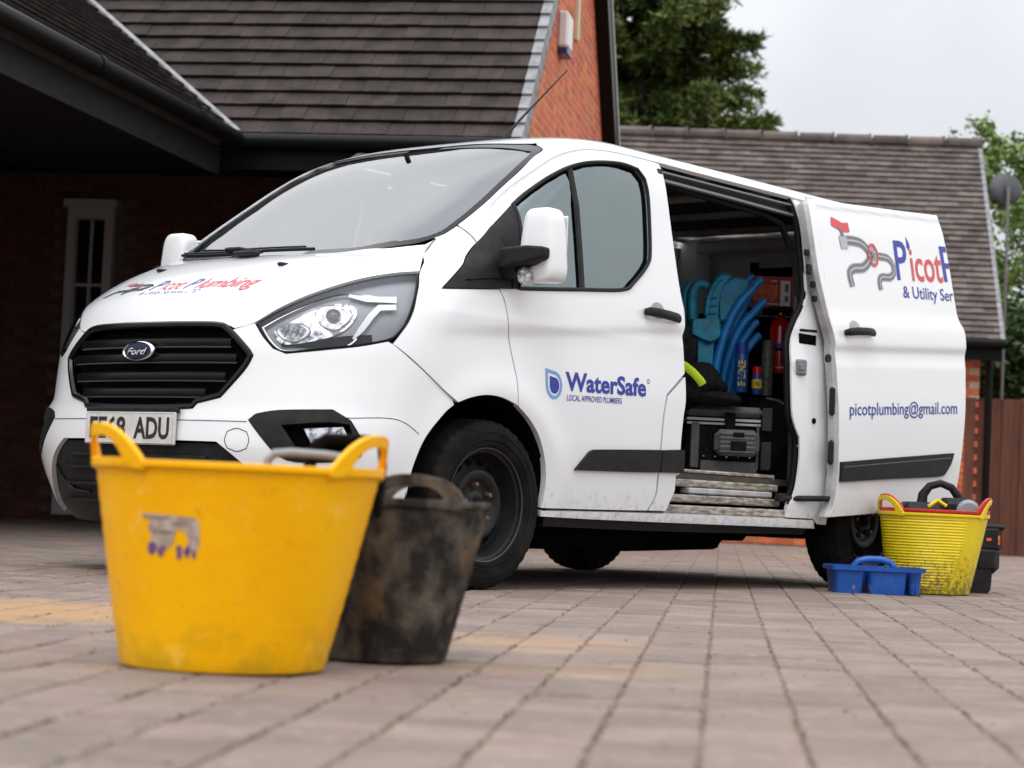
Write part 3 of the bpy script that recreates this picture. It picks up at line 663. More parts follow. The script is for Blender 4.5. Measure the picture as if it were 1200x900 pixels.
def pr_f(u,v): return Vector((XF(u,v),u,v))
def pr_t(u,v):
    lo,hi=1.0,1.9949
    if inside(u,v,hi): return Vector((u,v,hi))
    for k in range(30):
        m=(lo+hi)/2
        if inside(u,v,m): lo=m
        else: hi=m
    return Vector((u,v,lo))
PR={'s':pr_s,'c':pr_c,'f':pr_f,'t':pr_t}
def cpt(z): return (par(z)[0]*.70710678,z)          # centre line point in corner coordinates
def smooth_poly(pts,step=.02,corner=38,closed=True):
    n=len(pts); P=[Vector((p[0],p[1])) for p in pts]; isc=[]
    for i in range(n):
        a=P[i]-P[i-1]; b=P[(i+1)%n]-P[i]
        isc.append(a.length<1e-9 or b.length<1e-9 or abs(a.angle_signed(b,0))>math.radians(corner))
    out=[]
    for i in range(n if closed else n-1):
        p1,p2=P[i],P[(i+1)%n]; p0=P[i-1] if not isc[i] else p1*2-p2; p3=P[(i+2)%n] if not isc[(i+1)%n] else p2*2-p1
        L_=(p2-p1).length; m=max(1,int(L_/step))
        for k in range(m):
            t=k/m; q=.5*((2*p1)+(p2-p0)*t+(2*p0-5*p1+4*p2-p3)*t*t+(3*p1-p0-3*p2+p3)*t**3); out.append((q.x,q.y))
    return out
def pin(p,poly):
    x,y=p; c=False; j=len(poly)-1
    for i in range(len(poly)):
        xi,yi=poly[i]; xj,yj=poly[j]
        if (yi>y)!=(yj>y) and x<(xj-xi)*(y-yi)/(yj-yi)+xi: c=not c
        j=i
    return c
def inset(poly,d):
    n=len(poly); ar=sum(poly[i-1][0]*poly[i][1]-poly[i][0]*poly[i-1][1] for i in range(n)); sg=1 if ar>0 else -1; out=[]
    for i in range(n):
        a=Vector(poly[i])-Vector(poly[i-1]); b=Vector(poly[(i+1)%n])-Vector(poly[i])
        a=a.normalized() if a.length>1e-9 else a; b=b.normalized() if b.length>1e-9 else b
        na=Vector((-a.y,a.x))*sg; nb=Vector((-b.y,b.x))*sg; m=na+nb
        if m.length<.2: m=na
        m=m.normalized(); k=d/max(.5,m.dot(na)); out.append((poly[i][0]+m.x*k,poly[i][1]+m.y*k))
    return out
def fill2d(outer,holes,grid):
    vs=list(outer); ed=[(i,(i+1)%len(outer)) for i in range(len(outer))]; face=[list(range(len(outer)))]
    bnds=[outer]
    for h in holes:
        k=len(vs); vs+=h; ed+=[(k+i,k+(i+1)%len(h)) for i in range(len(h))]; bnds.append(h)
    seg=[(Vector(b[i-1]),Vector(b[i])) for b in bnds for i in range(len(b))]
    cell={}
    for a,b in seg:
        m=max(1,int((b-a).length/(grid*.5)))
        for k in range(m+1):
            q=a.lerp(b,k/m); cell.setdefault((int(q.x//grid),int(q.y//grid)),[]).append(q)
    x0=min(p[0] for p in outer); x1=max(p[0] for p in outer); y0=min(p[1] for p in outer); y1=max(p[1] for p in outer)
    j=0; y=y0+grid*.5
    while y<y1:
        x=x0+grid*(.5 if j%2 else 0.)
        while x<x1:
            p=(x,y)
            if pin(p,outer) and not any(pin(p,h) for h in holes):
                ci,cj=int(x//grid),int(y//grid); ok=True
                for a in (-1,0,1):
                    for b in (-1,0,1):
                        for q in cell.get((ci+a,cj+b),()):
                            if (q.x-x)**2+(q.y-y)**2<(grid*.45)**2: ok=False
                if ok: vs.append(p)
            x+=grid
        y+=grid*.87; j+=1
    r=delaunay_2d_cdt([Vector(v) for v in vs],ed,face,1,1e-6)
    V_=[(v.x,v.y) for v in r[0]]; F_=[]
    for f in r[2]:
        c=(sum(V_[i][0] for i in f)/len(f),sum(V_[i][1] for i in f)/len(f))
        if any(pin(c,h) for h in holes): continue
        F_.append(tuple(f))
    return V_,F_
def surf(poly,proj,holes=(),grid=.035,th=.012,off=0.,gap=.0022,sym=False,corner=38,step=.02,fn=None,nfn=None,raw=False,far=False,relief=None,hemtilt=0.):
    P=PR[proj] if fn is None else fn
    out=poly if raw else smooth_poly(poly,step,corner)
    if gap: out=inset(out,gap)
    hs=[inset(smooth_poly(h,step,corner),-gap) if gap else smooth_poly(h,step,corner) for h in holes]
    V_,F_=fill2d(out,hs,grid)
    pts=[];nrm=[]
    for u,v in V_:
        p=P(u,v)
        if sym and abs(p.y)<.012: p.y=0.; 
        n=nfn(u,v,p) if nfn else normal(p.x,min(p.y,-1e-6),p.z)
        if sym and p.y==0.: n=Vector((n.x,0,n.z)).normalized()
        o=off+(relief(u,v) if relief else 0.)
        pts.append(p+n*o); nrm.append(n)
    cnt={}
    for f in F_:
        for i in range(len(f)): e=(f[i],f[(i+1)%len(f)]); cnt[e]=cnt.get(e,0)+1
    bnd=[e for e in cnt if (e[1],e[0]) not in cnt]
    # orientation
    f=F_[0]; fnm=(pts[f[1]]-pts[f[0]]).cross(pts[f[2]]-pts[f[0]]); flip=fnm.dot(nrm[f[0]])<0
    v=list(pts); n=list(nrm); fa=[tuple(reversed(q)) if flip else q for q in F_]
    if th>0:
        mp={}
        for a,b in bnd:
            if sym and pts[a].y==0. and pts[b].y==0.: continue
            ids=[]
            d=(pts[b]-pts[a]).normalized()
            for i in (a,b):
                k=len(v); v.append(pts[i]); v.append(pts[i]-nrm[i]*th); 
                hn_=d.cross(nrm[i])*(-1 if flip else 1); n.append(hn_); n.append(hn_); ids.append(k)
            a0,b0=ids
            fa.append((a0,b0,b0+1,a0+1) if flip else (b0,a0,a0+1,b0+1))
    if sym:
        k=len(v); v+= [Vector((q.x,-q.y,q.z)) for q in v]; n+=[Vector((q.x,-q.y,q.z)) for q in n[:k]]; fa+= [tuple(i+k for i in reversed(q)) for q in fa]
    elif far:
        v=[Vector((q.x,-q.y,q.z)) for q in v]; n=[Vector((q.x,-q.y,q.z)) for q in n]; fa=[tuple(reversed(q)) for q in fa]
    return v,n,fa
def panel(name,mat,parent,*a,**k):
    v,n,fa=surf(*a,**k)
    lo=Vector([min(q[i] for q in v) for i in range(3)]); hi=Vector([max(q[i] for q in v) for i in range(3)]); c=(lo+hi)/2; c.z=lo.z
    me=bpy.data.meshes.new(name); me.from_pydata([tuple(q-c) for q in v],[],fa); me.materials.append(MAT[mat])
    me.polygons.foreach_set('use_smooth',[True]*len(me.polygons)); me.update()
    me.normals_split_custom_set_from_vertices([tuple(q.normalized() if q.length>0 else (0,0,1)) for q in n])
    return link(bpy.data.objects.new(name,me),parent,c)
# lettering: outline text turned into thin raised print that follows a surface
def text_mesh(body,size=1.,bold=0.,shear=0.,xs=1.,space=1.):
    cu=bpy.data.curves.new('t','FONT'); cu.body=body; cu.size=size; cu.offset=bold; cu.shear=shear; cu.space_character=space; cu.resolution_u=3; cu.fill_mode='FRONT' if hasattr(cu,'fill_mode') else cu.fill_mode
    o=bpy.data.objects.new('t',cu); COL.objects.link(o); dg=bpy.context.evaluated_depsgraph_get(); ev=o.evaluated_get(dg); me=bpy.data.meshes.new_from_object(ev)
    vs=[(v.co.x*xs,v.co.y) for v in me.vertices]; fs=[tuple(p.vertices) for p in me.polygons]
    bpy.data.objects.remove(o); bpy.data.curves.remove(cu); bpy.data.meshes.remove(me); return vs,fs
def fit_text(body,u0,v0,u1,h,bold=0.,shear=0.,rise=0.,taper=1.):
    # text from u0 to u1 at base line v0, capital height h
    vs,fs=text_mesh(body,1.,bold,shear); x0=min(v[0] for v in vs); x1=max(v[0] for v in vs); out=[]
    for x,y in vs:
        t=(x-x0)/(x1-x0); out.append((u0+(u1-u0)*t, v0+rise*t+y/.70*h*(1+(taper-1)*t)))
    return out,fs
def printed(name,mat,parent,vs,fs,fn,lift=.0022,face=None):
    m=MB(); m.add([fn(u,v,lift) for u,v in vs],fs)
    o=mk(name,m,mat,parent,fix=False)
    # face the print outwards
    me=o.data
    if face is not None and len(me.polygons):
        s=sum(p.normal.dot(Vector(face))*p.area for p in me.polygons)
        if s<0: me.flip_normals()
    return o
def on_side(u,v,l): p=pr_s(u,v); return p+normal(p.x,p.y,p.z)*l
def on_front(u,v,l): p=pr_f(u,v); return p+normal(p.x,p.y,p.z)*l
def ring_poly(cx,cy,rx,ry,n=28,a0=0,a1=6.2832): return [(cx+rx*math.cos(a0+(a1-a0)*k/n),cy+ry*math.sin(a0+(a1-a0)*k/n)) for k in range(n)]
def tri_fill(poly,holes=()): 
    V_,F_=fill2d(list(poly),[list(h) for h in holes],.03); return V_,F_
def stroke(path,w):
    # flat ribbon of width w along a 2D path
    P=[Vector(p) for p in path]; vs=[];fs=[]
    for i,p in enumerate(P):
        t=(P[min(i+1,len(P)-1)]-P[max(i-1,0)]).normalized(); n=Vector((-t.y,t.x)); ww=w[i] if isinstance(w,(list,tuple)) else w
        vs+= [tuple(p+n*ww/2),tuple(p-n*ww/2)]
    for i in range(len(P)-1): fs.append((2*i,2*i+1,2*i+3,2*i+2))
    return vs,fs
# ================================================================ THE VAN
van=empty('delivery_van',(1.48,0,0),"white plumber's delivery van with blue and red lettering and its side door slid open",'van')
# outlines in side view (x,z), corner view (u,z) or front view (y,z)
ARCH=[(-.466,.30),(-.464,.418),(-.449,.486),(-.409,.574),(-.334,.654),(-.243,.716),(-.166,.743),(-.075,.759),(.024,.755),(.121,.73),(.201,.678),(.262,.617),(.307,.537),(.328,.469),(.334,.403),(.33,.33)]
DOOR=[(.069,1.464),(.101,1.508),(.144,1.551),(.27,1.641),(.408,1.728),(.547,1.807),(.662,1.849),(.767,1.868),(.962,1.880),(1.222,1.880),(1.222,1.81),(1.226,1.645),(1.236,1.452),(1.246,1.336),(1.256,1.269),(1.266,1.232),(1.265,1.145),(1.254,1.114),(1.262,.946),(1.126,.843),(1.107,.753),(1.098,.62),(1.093,.495),(1.093,.41),(1.049,.339),(.704,.334),(.331,.331),(.335,.403),(.329,.469),(.308,.537),(.263,.617),(.202,.678),(.122,.73),(.117,.785),(.115,.843),(.093,.929),(.066,1.028),(.043,1.138),(.012,1.19),(.005,1.30),(.0,1.388),(.03,1.422)]
WIND=[(.198,1.557),(.288,1.619),(.436,1.708),(.568,1.77),(.709,1.809),(.899,1.833),(1.025,1.826),(1.068,1.785),(1.076,1.694),(1.051,1.468),(1.018,1.395),(.91,1.308),(.825,1.267),(.529,1.236),(.238,1.208),(.125,1.198)]
HEAD=[(-.245,.981),(-.149,1.041),(-.024,1.106),(.135,1.167),(.264,1.20),(.365,1.216),(.363,1.158),(.354,1.098),(.331,1.015),(.297,.96),(.256,.931),(.145,.904),(-.012,.88),(-.122,.866),(-.171,.884),(-.212,.929)]
FOG=[(-.248,.612),(-.221,.635),(-.136,.651),(.062,.662),(.13,.624),(.181,.548),(.174,.494),(.103,.472),(-.069,.464),(-.14,.492),(-.2,.553)]
GRILLE=[cpt(.974),(-.56,.974),(-.395,.97),(-.347,.95),(-.267,.869),(-.256,.853),(-.285,.801),(-.364,.702),(-.452,.678),(-.468,.658),(-.58,.653),cpt(.652)]
WSB=[(.396,1.363),(.297,1.344),(.163,1.322),(.064,1.306),(-.10,1.301),cpt(1.30)]
def cz(a,b,n=6): return [cpt(a+(b-a)*k/n) for k in range(n+1)]
# --- bumper
bump_poly=cz(.527,.652,3)+GRILLE[::-1][1:-3]+[(-.347,.95),(-.321,.957),(-.251,.978)]+[(-.245,.981),(-.212,.929),(-.171,.884),(-.122,.866),(-.012,.88),(.145,.904),(.256,.931),(.276,.922),(.408,.824),(.525,.735)]
def s2c(x,z): p=pr_s(x,z); return ((p.x-p.y)*.70710678,z)
bump_poly+= [s2c(-.245,.714),s2c(-.334,.654),s2c(-.409,.574),s2c(-.449,.486),s2c(-.464,.418),s2c(-.468,.30),s2c(-.48,.255),(.16,.238),(-.02,.228),(-.10,.30),(-.209,.398),(-.265,.449),(-.366,.525)]
def bmp_rel(u,v):
    e=1/(1+math.exp(-(u+.22)/.03)); k=1/(1+math.exp(-(v-.675)/.008)); return -.014*e*k*math.exp(-(max(0,v-.675)/.12)**2)
bumper=panel('front_bumper','paint',van,bump_poly,'c',holes=[FOG],relief=bmp_rel,sym=True,grid=.018,th=.02,corner=25)
low_poly=[(-.366,.522),(-.265,.446),(-.209,.396),(-.10,.298),(-.02,.226),(-.02,.19),(-.3,.185)]+cz(.185,.522,6)
lowg=panel('lower_grille','black_plastic',van,low_poly,'c',sym=True,grid=.03,th=.0,off=-.018,corner=25)
for z,yy in ((.465,.40),(.415,.46),(.35,.52),(.285,.56)):
    m=MB(); m.tube([pr_f(-yy+i*yy/12,z)+V3((.008,0,0)) for i in range(25)],.007,6); mk('slat',m,'black_plastic',lowg,smooth=True)
for sgn in (-1,1):
    m=MB(); m.tube([pr_f(sgn*y,z)+V3((.012,0,0)) for y,z in ((.56,.42),(.535,.38),(.49,.345),(.42,.325),(.3,.32))],.006,6); mk('lip_trim',m,'gloss_black',lowg,smooth=True)
# --- grille
def setin(poly,d): return inset(smooth_poly(poly,.02,30),d)
grille=panel('grille','void',van,GRILLE[1:-1]+cz(.652,.974,6),'c',sym=True,grid=.035,th=0,off=-.045,corner=25)
fr_o=smooth_poly(GRILLE[1:-1],.015,30,closed=False)+[GRILLE[-2]]
m=MB()
for sgn in (1,-1):
    pth=[V3((p.x,p.y*sgn,p.z)) for p in [pr_f(0,.652)]+[pr_c(*q) for q in fr_o[::-1]]+[pr_f(0,.974)]]
    m.tube([p+V3((.006,-sgn*0,0)) for p in pth],.014,7)
mk('grille_frame',m,'gloss_black',grille,smooth=True)
for z0,dz,y1 in ((.905,.012,.44),(.845,.012,.475),(.775,.012,.44),(.712,.008,.36)):
    m=MB(); ys=[-y1+2*y1*i/24 for i in range(25)]
    m.tube([pr_f(y,z0-.00*abs(y))+V3((.012,0,0)) for y in ys],.011,8,flat=(1.5,.8)); o=mk('slat',m,'gloss_black',grille,smooth=True)
    m=MB(); m.tube([pr_f(y,z0-.018)+V3((.014,0,0)) for y in ys],.004,5); mk('slat_edge',m,'lip_highlight',grille,smooth=True)
# badge with script
bx=par(.87)[0]-.004
def bp2(u,v,l): return V3((XF(u,.87+v)-.006-l,u,.87+v))
bo=ring_poly(0,0,.092,.040,40); bi=ring_poly(0,0,.083,.0335,40)
m=MB(); n=40
for r,l in ((1.,0.),(1.,.010),(.90,.014),(.86,.010)): m.v+=[tuple(bp2(q[0]*r,q[1]*(r if r==1 else r-.01),l)) for q in bo]
for k in range(3):
    for i in range(n): m.f.append((k*n+i,k*n+(i+1)%n,(k+1)*n+(i+1)%n,(k+1)*n+i))
badge=mk('badge',m,'chrome',grille,smooth=True,ang=60)
m=MB(); m.v=[tuple(bp2(q[0]*.95,q[1]*.93,.009)) for q in bi]+[tuple(bp2(0,0,.013))]; m.f=[(i,(i+1)%n,n) for i in range(n)]
o=mk('badge_field','' or m,'badge_blue',grille,smooth=True)
vs,fs=fit_text('Ford',.058,-.014,-.058,.026,bold=.012,shear=.35); printed('badge_script','lamp_silver',grille,vs,fs,lambda u,v,l:bp2(u,v,.0135+l),.001,(-1,0,0))
# --- number plate
def pl2(u,v,l): return V3((-1.012-l,u,.515+v))
m=MB(); m.box((-1.009,0,.57),(.012,.532,.125),ch=.004); plate=mk('number_plate',m,'plate_white',van)
vs,fs=stroke([(-.255,-.003),(-.255,.113),(.255,.113),(.255,-.003),(-.255,-.003)],.002); printed('plate_border','grey_print',plate,vs,fs,pl2,.0036)
for body,a,b in (('FE68',.235,.02),('ADU',-.03,-.235)):
    vs,fs=fit_text(body,a,.018,b,.079,bold=.028); printed('plate_characters','black_print',plate,vs,fs,pl2,.0042,(-1,0,0))
m=MB(); m.box((-1.001,0,.641),(.02,.54,.02),ch=.004); mk('plate_holder',m,'black_plastic',plate)
# --- tow cover ring line, sensors
m=MB(); m.tube([pr_c(u,z)+normal(*pr_c(u,z))*.0005 for u,z in smooth_poly([(-.29,.579),(-.252,.567),(-.242,.537),(-.25,.505),(-.285,.493),(-.322,.505),(-.334,.534),(-.325,.567)],.01)],.0016,4,closed=True); mk('tow_cover',m,'seal',bumper)
m=MB(); m.tube([pr_c(u,z)+normal(*pr_c(u,z))*.0004 for u,z in smooth_poly([s2c(-.72,.634),(.136,.634),(.308,.638),s2c(-.41,.572)],.03,60,closed=False)],.0014,4); m.tube([V3((p.x,-p.y,p.z)) for p in [pr_c(u,z)+normal(*pr_c(u,z))*.0004 for u,z in smooth_poly([(.136,.634),(.308,.638),s2c(-.41,.572)],.03,60,closed=False)]],.0014,4)
m.tube([pr_f(y,.605)+V3((-.0004,0,0)) for y in [-.57+.03*i for i in range(39)]],.0015,4); mk('bumper_joint',m,'seal',bumper)
# --- bonnet
bon=[cpt(.977)]+[(-.56,.977),(-.372,.972),(-.321,.957),(-.251,.978),(-.149,1.044),(-.024,1.109),(.135,1.171),(.264,1.204),(.369,1.22),(.381,1.279),(.396,1.325),(.414,1.355),(.432,1.378),(.392,1.352)]+[(u,z-.005) for u,z in WSB[1:-1]]+cz(1.294,.977,14)[:-1]
def bon_rel(u,v):
    # raised centre with a soft crease running back from the headlamps
    p=pr_c(u,v); t=(abs(p.y)-(.46+.12*(v-1.0)/.3))/.05; return .010/(1+math.exp(4*t))*min(1,max(0,(v-1.0)/.06))
bonnet=panel('bonnet','paint',van,bon,'c',sym=True,grid=.013,th=.015,corner=25,step=.012,relief=bon_rel)
# bonnet lettering
def LB(y,z,l):
    p=pr_f(y,z); u=(p.x+abs(y))*.70710678; return p+normal(p.x,-abs(y)-1e-6,p.z)*1.0*(0)+normal(p.x,y if abs(y)>1e-6 else -1e-6,p.z)*(bon_rel(u,z)+l+.0002)
def bt(body,y0,y1,z,h,mat,b=.03,sh=.25):
    vs,fs=fit_text(body,y0,z,y1,h,bold=b*.3,shear=sh); printed('bonnet_lettering',mat,bonnet,vs,fs,LB,.002,(-1,0,1))
bt('P',.165,.105,1.119,.047,'blue_print'); bt('icot',.098,-.020,1.119,.047,'red_print'); bt('P',-.042,-.097,1.120,.047,'blue_print'); bt('lumbing',-.107,-.405,1.121,.047,'red_print')
bt('& Utility Services LTD',.185,-.165,1.098,.017,'blue_print2',b=.02)
for pth,w,mt in (([(.46,1.098),(.435,1.110),(.40,1.124),(.33,1.124)],.010,'black_print'),([(.33,1.124),(.30,1.132),(.27,1.138),(.255,1.146),(.28,1.152),(.33,1.150)],.010,'black_print'),([(.33,1.106),(.315,1.118),(.28,1.126),(.21,1.126)],.010,'black_print'),([(.24,1.126),(.20,1.134),(.18,1.141),(.20,1.147),(.25,1.147)],.010,'black_print'),([(.40,1.158),(.37,1.156),(.345,1.160)],.012,'red_print'),([(.285,1.150),(.262,1.146),(.27,1.138)],.008,'red_print'),([(.36,1.148),(.33,1.153)],.008,'blue_print')):
    vs,fs=stroke(pth,w); printed('bonnet_pipe_logo',mt,bonnet,vs,fs,LB,.002,(-1,0,1))
for y in (-.36,.36):
    q=V3((-.586,y,1.232)); p=pr_f(y,1.228); mk('washer_jet',MB().box((p.x,p.y,p.z+.012),(.05,.03,.014),ch=.005),'black_plastic',bonnet)
# --- front wings, headlamps, fog lamps both sides
WING=[(-.352,1.217),(-.395,1.158),(-.427,1.098),(-.475,1.015),(-.517,.96),(-.553,.922),(-.41,.824),(-.238,.722),(-.166,.745),(-.075,.761),(.024,.757),(.121,.732),(.114,.785),(.112,.843),(.09,.929),(.063,1.028),(.04,1.138),(.008,1.187),(-.10,1.176),(-.303,1.157),(-.17,1.262),(-.045,1.36),(-.055,1.402),(-.12,1.362),(-.185,1.330),(-.275,1.282)]
def c2s(u,z): p=pr_c(u,z); return (p.x,z)
def wse(y,z): return (XF(y,z),z)
WING=[c2s(.366,1.217),c2s(.364,1.158),c2s(.355,1.098),c2s(.332,1.015),c2s(.298,.96)]+WING[5:21]+[(-.040,1.368),wse(.769,1.443),wse(.757,1.403),wse(.735,1.384),c2s(.432,1.378),c2s(.414,1.355),c2s(.396,1.325),c2s(.381,1.279)]
SAIL=[(-.300,1.158),(-.17,1.262),(-.045,1.362),(.04,1.435),(.198,1.557),(.175,1.42),(.122,1.198),(-.08,1.178)]
HD=lambda u,v,d:(lambda p:p+normal(p.x,p.y,p.z)*d)(pr_c(u,v))
def sub(name,mat,par_,vs_uv,fs,d,far):
    m=MB(); m.add([HD(u,v,d) for u,v in vs_uv],fs)
    if far: m.v=[(a,-b,c) for a,b,c in m.v]
    return mk(name,m,mat,par_,smooth=True)
for far in (False,True):
    sg=-1 if not far else 1
    wing_=panel('front_wing','paint',van,WING,'s',grid=.022,th=.015,far=far,corner=30,step=.015)
    hl=panel('headlight','lamp_grey',van,HEAD,'c',grid=.03,th=0,off=-.034,gap=.004,far=far,corner=30)
    # black rim and bright inner border
    ho=smooth_poly(HEAD,.012,30)
    m=MB(); hr=[pr_c(*q) for q in inset(ho,.006)]; m.tube([V3((p.x,p.y*-sg,p.z)) for p in [q+normal(q.x,q.y,q.z)*-.004 for q in hr]],.0042,6,closed=True); mk('lamp_rim',m,'gloss_black',hl,smooth=True)
    hw=inset(ho,.004); k=len(ho); m=MB(); m.v=[tuple(V3((q.x,q.y*-sg,q.z))) for q in [HD(u,v,-.002) for u,v in hw]]+[tuple(V3((q.x,q.y*-sg,q.z))) for q in [HD(u,v,-.046) for u,v in hw]]; m.f=[(i,(i+1)%k,(i+1)%k+k,i+k) for i in range(k)]; mk('lamp_wall',m,'lamp_grey',hl,smooth=True)
    bright=[(-.222,.972),(-.14,1.025),(-.02,1.088),(.07,1.118),(.16,1.118),(.262,1.105)]
    vs,fs=stroke(smooth_poly(bright,.015,60,closed=False),.007); sub('light_blade','chrome',hl,vs,fs,-.018,far)
    vs,fs=stroke(smooth_poly([(-.222,.972),(-.20,.935),(-.165,.895),(-.12,.878),(0,.892),(.07,.897),(.115,.915),(.15,.95)],.015,60,closed=False),.005); sub('light_blade','chrome',hl,vs,fs,-.016,far)
    vs,fs=stroke(smooth_poly([(.02,1.10),(.10,1.118),(.18,1.105),(.285,1.105)],.015,60,closed=False),[.004]*3+[.02]*40); 
    vs,fs=stroke([(.10,1.112),(.17,1.10),(.285,1.104)],[.012,.022,.026]); sub('light_blade','blade_white',hl,vs,fs,-.014,far)
    vs,fs=stroke([(.285,1.072),(.22,1.066),(.19,1.03),(.155,.975),(.125,.935)],[.022,.026,.026,.024,.008]); sub('light_blade','blade_white',hl,vs,fs,-.013,far)
    # silver inner shell, faceted reflector bowls and projector lens
    SH=smooth_poly([(-.185,.955),(-.11,1.005),(-.02,1.055),(.05,1.084),(.115,1.078),(.135,1.045),(.12,1.005),(.07,.958),(0,.932),(-.10,.910),(-.155,.913)],.015,60)
    vs,fs=tri_fill(SH); sub('inner_shell_silver','lamp_silver',hl,vs,fs,-.026,far)
    for (cu,cv,ru,rv) in ((-.105,.955,.060,.036),(.045,1.022,.066,.050)):
        m=MB(); n=28
        for r,d in ((1.,-.0235),(.92,-.0245),(.6,-.0252),(.3,-.0256)): m.v+=[tuple(V3((q.x,q.y*-sg,q.z))) for q in [HD(cu+ru*r*math.cos(a*6.2832/n)*(1+.25*math.sin(a*6.2832/n)),cv+rv*r*math.sin(a*6.2832/n),d) for a in range(n)]]
        for kk in range(3):
            for i in range(n): m.f.append((kk*n+i,kk*n+(i+1)%n,(kk+1)*n+(i+1)%n,(kk+1)*n+i))
        m.f.append(tuple(3*n+i for i in range(n))); mk('reflector',m,'lamp_bowl',hl,smooth=True)
        vs,fs=stroke([(cu+ru*.9*math.cos(t)*(1+.25*math.sin(t)),cv+rv*.9*math.sin(t)) for t in [-.9+i*.14 for i in range(16)]],[.003+.008*math.sin(i/15*math.pi) for i in range(16)]); sub('reflector_edge','blade_white',hl,vs,fs,-.0215,far)
        vs,fs=stroke([(cu+ru*1.06*math.cos(t)*(1+.25*math.sin(t)),cv+rv*1.06*math.sin(t)) for t in [i*.2244 for i in range(29)]],.003); sub('reflector_edge','lamp_line',hl,vs,fs,-.0222,far)
    for k in range(5):
        vs,fs=stroke([(-.14+k*.022,.935+k*.004),(-.125+k*.022,.972+k*.006)],.0025); sub('reflector_flute','lamp_line',hl,vs,fs,-.0218,far)
    c=HD(.045,1.028,-.02); c.y*=-sg; nn=normal(*pr_c(.045,1.028)); nn.y*=-sg
    X=Matrix.Translation(c)@nn.to_track_quat('Z','Y').to_matrix().to_4x4()
    m=MB(); m.lathe([(.027,-.012),(.0285,.002),(.026,.005)],24,X,capb=False); mk('projector_ring',m,'chrome',hl,smooth=True)
    m=MB(); m.lathe([(.026,.0),(.024,.005),(.016,.009),(.007,.011),(.001,.0115)],24,X,capb=False); mk('projector_lens',m,'lens_dark',hl,smooth=True)
    m=MB(); vs,fs=stroke([(-.15,.905),(0,.915),(.10,.93),(.2,.945)],[.012,.035,.04,.03]); sub('lamp_sill','black_plastic',hl,vs,fs,-.025,far)
    panel('lens','lens_glass',hl,HEAD,'c',grid=.03,th=0,off=-.001,gap=.005,far=far,corner=30)
    # fog lamp: outer bezel, recessed bay, lamp
    fb=panel('fog_lamp_bezel','black_plastic',van,FOG,'c',holes=[[(-.12,.595),(.04,.612),(.125,.608),(.148,.545),(.12,.515),(-.06,.508)]],grid=.03,th=.03,off=.004,far=far,corner=30)
    panel('fog_bay','void',fb,FOG,'c',grid=.04,th=0,off=-.05,far=far,corner=30)
    FL=[(-.044,.590),(.105,.602),(.135,.552),(-.015,.538)]
    fl=panel('fog_lamp','lamp_silver',fb,FL,'c',grid=.012,th=.02,off=-.018,far=far,corner=30,gap=0,relief=lambda u,v:.004*math.sin(u*160)*math.cos(v*140))
    panel('fog_lens','lens_glass',fb,FL,'c',grid=.03,th=0,off=-.006,gap=0,far=far,corner=30)
    # door with window
    dr=panel('front_door','paint',van,DOOR,'s',holes=[WIND],grid=.02,th=.03,far=far,corner=32,step=.02)
    wo_=smooth_poly(WIND,.02,32); m=MB(); q=[pr_s(*p) for p in inset(wo_,.004)]; m.tube([V3((p.x,p.y*-sg+sg*.002,p.z)) for p in q],.0085,7,closed=True); mk('window_seal',m,'black_plastic',dr,smooth=True)
    panel('window_glass','side_glass',dr,WIND,'s',grid=.06,th=0,off=-.012,gap=.004,far=far,corner=32)
    m=MB(); m.tube([V3((x,sg*W(x,z)*1.0-sg*.004,z)) for x,z in ((.566,1.765),(.562,1.6),(.556,1.42),(.548,1.242))],.016,6,flat=(1.2,.5)); mk('window_divider',m,'black_plastic',dr)
    sl_=panel('mirror_sail','black_plastic',dr,SAIL,'s',grid=.04,th=.01,off=.004,gap=.001,far=far,corner=25)
    m=MB(); m.tube([V3((x,sg*(W(x,z)+.0052),z)) for x,z in ((.065,1.40),(.10,1.35),(.098,1.25),(.085,1.195))],.0018,4); m.tube([V3((x,sg*(W(x,z)+.006),z)) for x,z in ((-.18,1.205),(-.05,1.225),(.09,1.232))],.004,5); mk('sail_crease',m,'seal',dr)
    # handle with cup
    cup=ring_poly(1.065,1.205,.048,.036,20); panel('handle_cup','inner_white',dr,cup,'s',grid=.02,th=0,off=.0015,gap=0,far=far,raw=True)
    m=MB(); m.tube([V3((x,sg*(W(x,1.188)+d),z)) for x,d,z in ((.965,.004,1.190),(.975,.026,1.192),(1.02,.038,1.190),(1.10,.040,1.186),(1.165,.034,1.182),(1.195,.020,1.180),(1.203,.004,1.180))],[.012,.017,.018,.018,.018,.017,.012],10,flat=(1.15,.7)); mk('door_handle',m,'black_plastic',dr,smooth=True)
    MO=[(.509,.494),(.60,.575),(.625,.583),(.891,.596),(1.096,.604),(1.09,.508),(.905,.502)]
    panel('door_moulding','black_plastic',dr,MO,'s',grid=.03,th=.014,off=.013,gap=0,far=far,corner=20)
    # body panels behind the door
    BP=[(1.266,.935),(1.27,.827),(1.257,.751),(1.248,.624),(1.258,.505),(1.229,.496),(1.233,.433),(1.187,.342),(1.062,.339),(1.102,.41),(1.102,.495),(1.106,.62),(1.115,.754),(1.135,.84)]
    bpn=panel('b_pillar_panel','paint',van,BP,'s',grid=.03,th=.05,far=far,corner=30)
    panel('pillar_moulding','black_plastic',bpn,[(1.102,.604),(1.24,.612),(1.262,.612),(1.268,.512),(1.10,.508)],'s',grid=.03,th=.014,off=.013,gap=0,far=far,corner=20)
    panel('sill_strip','paint',van,[(.322,.322),(.706,.327),(1.25,.331),(2.372,.330),(2.398,.292),(1.25,.294),(.715,.296),(.330,.300)],'s',grid=.03,th=.06,off=.006,gap=0,far=far,corner=20)
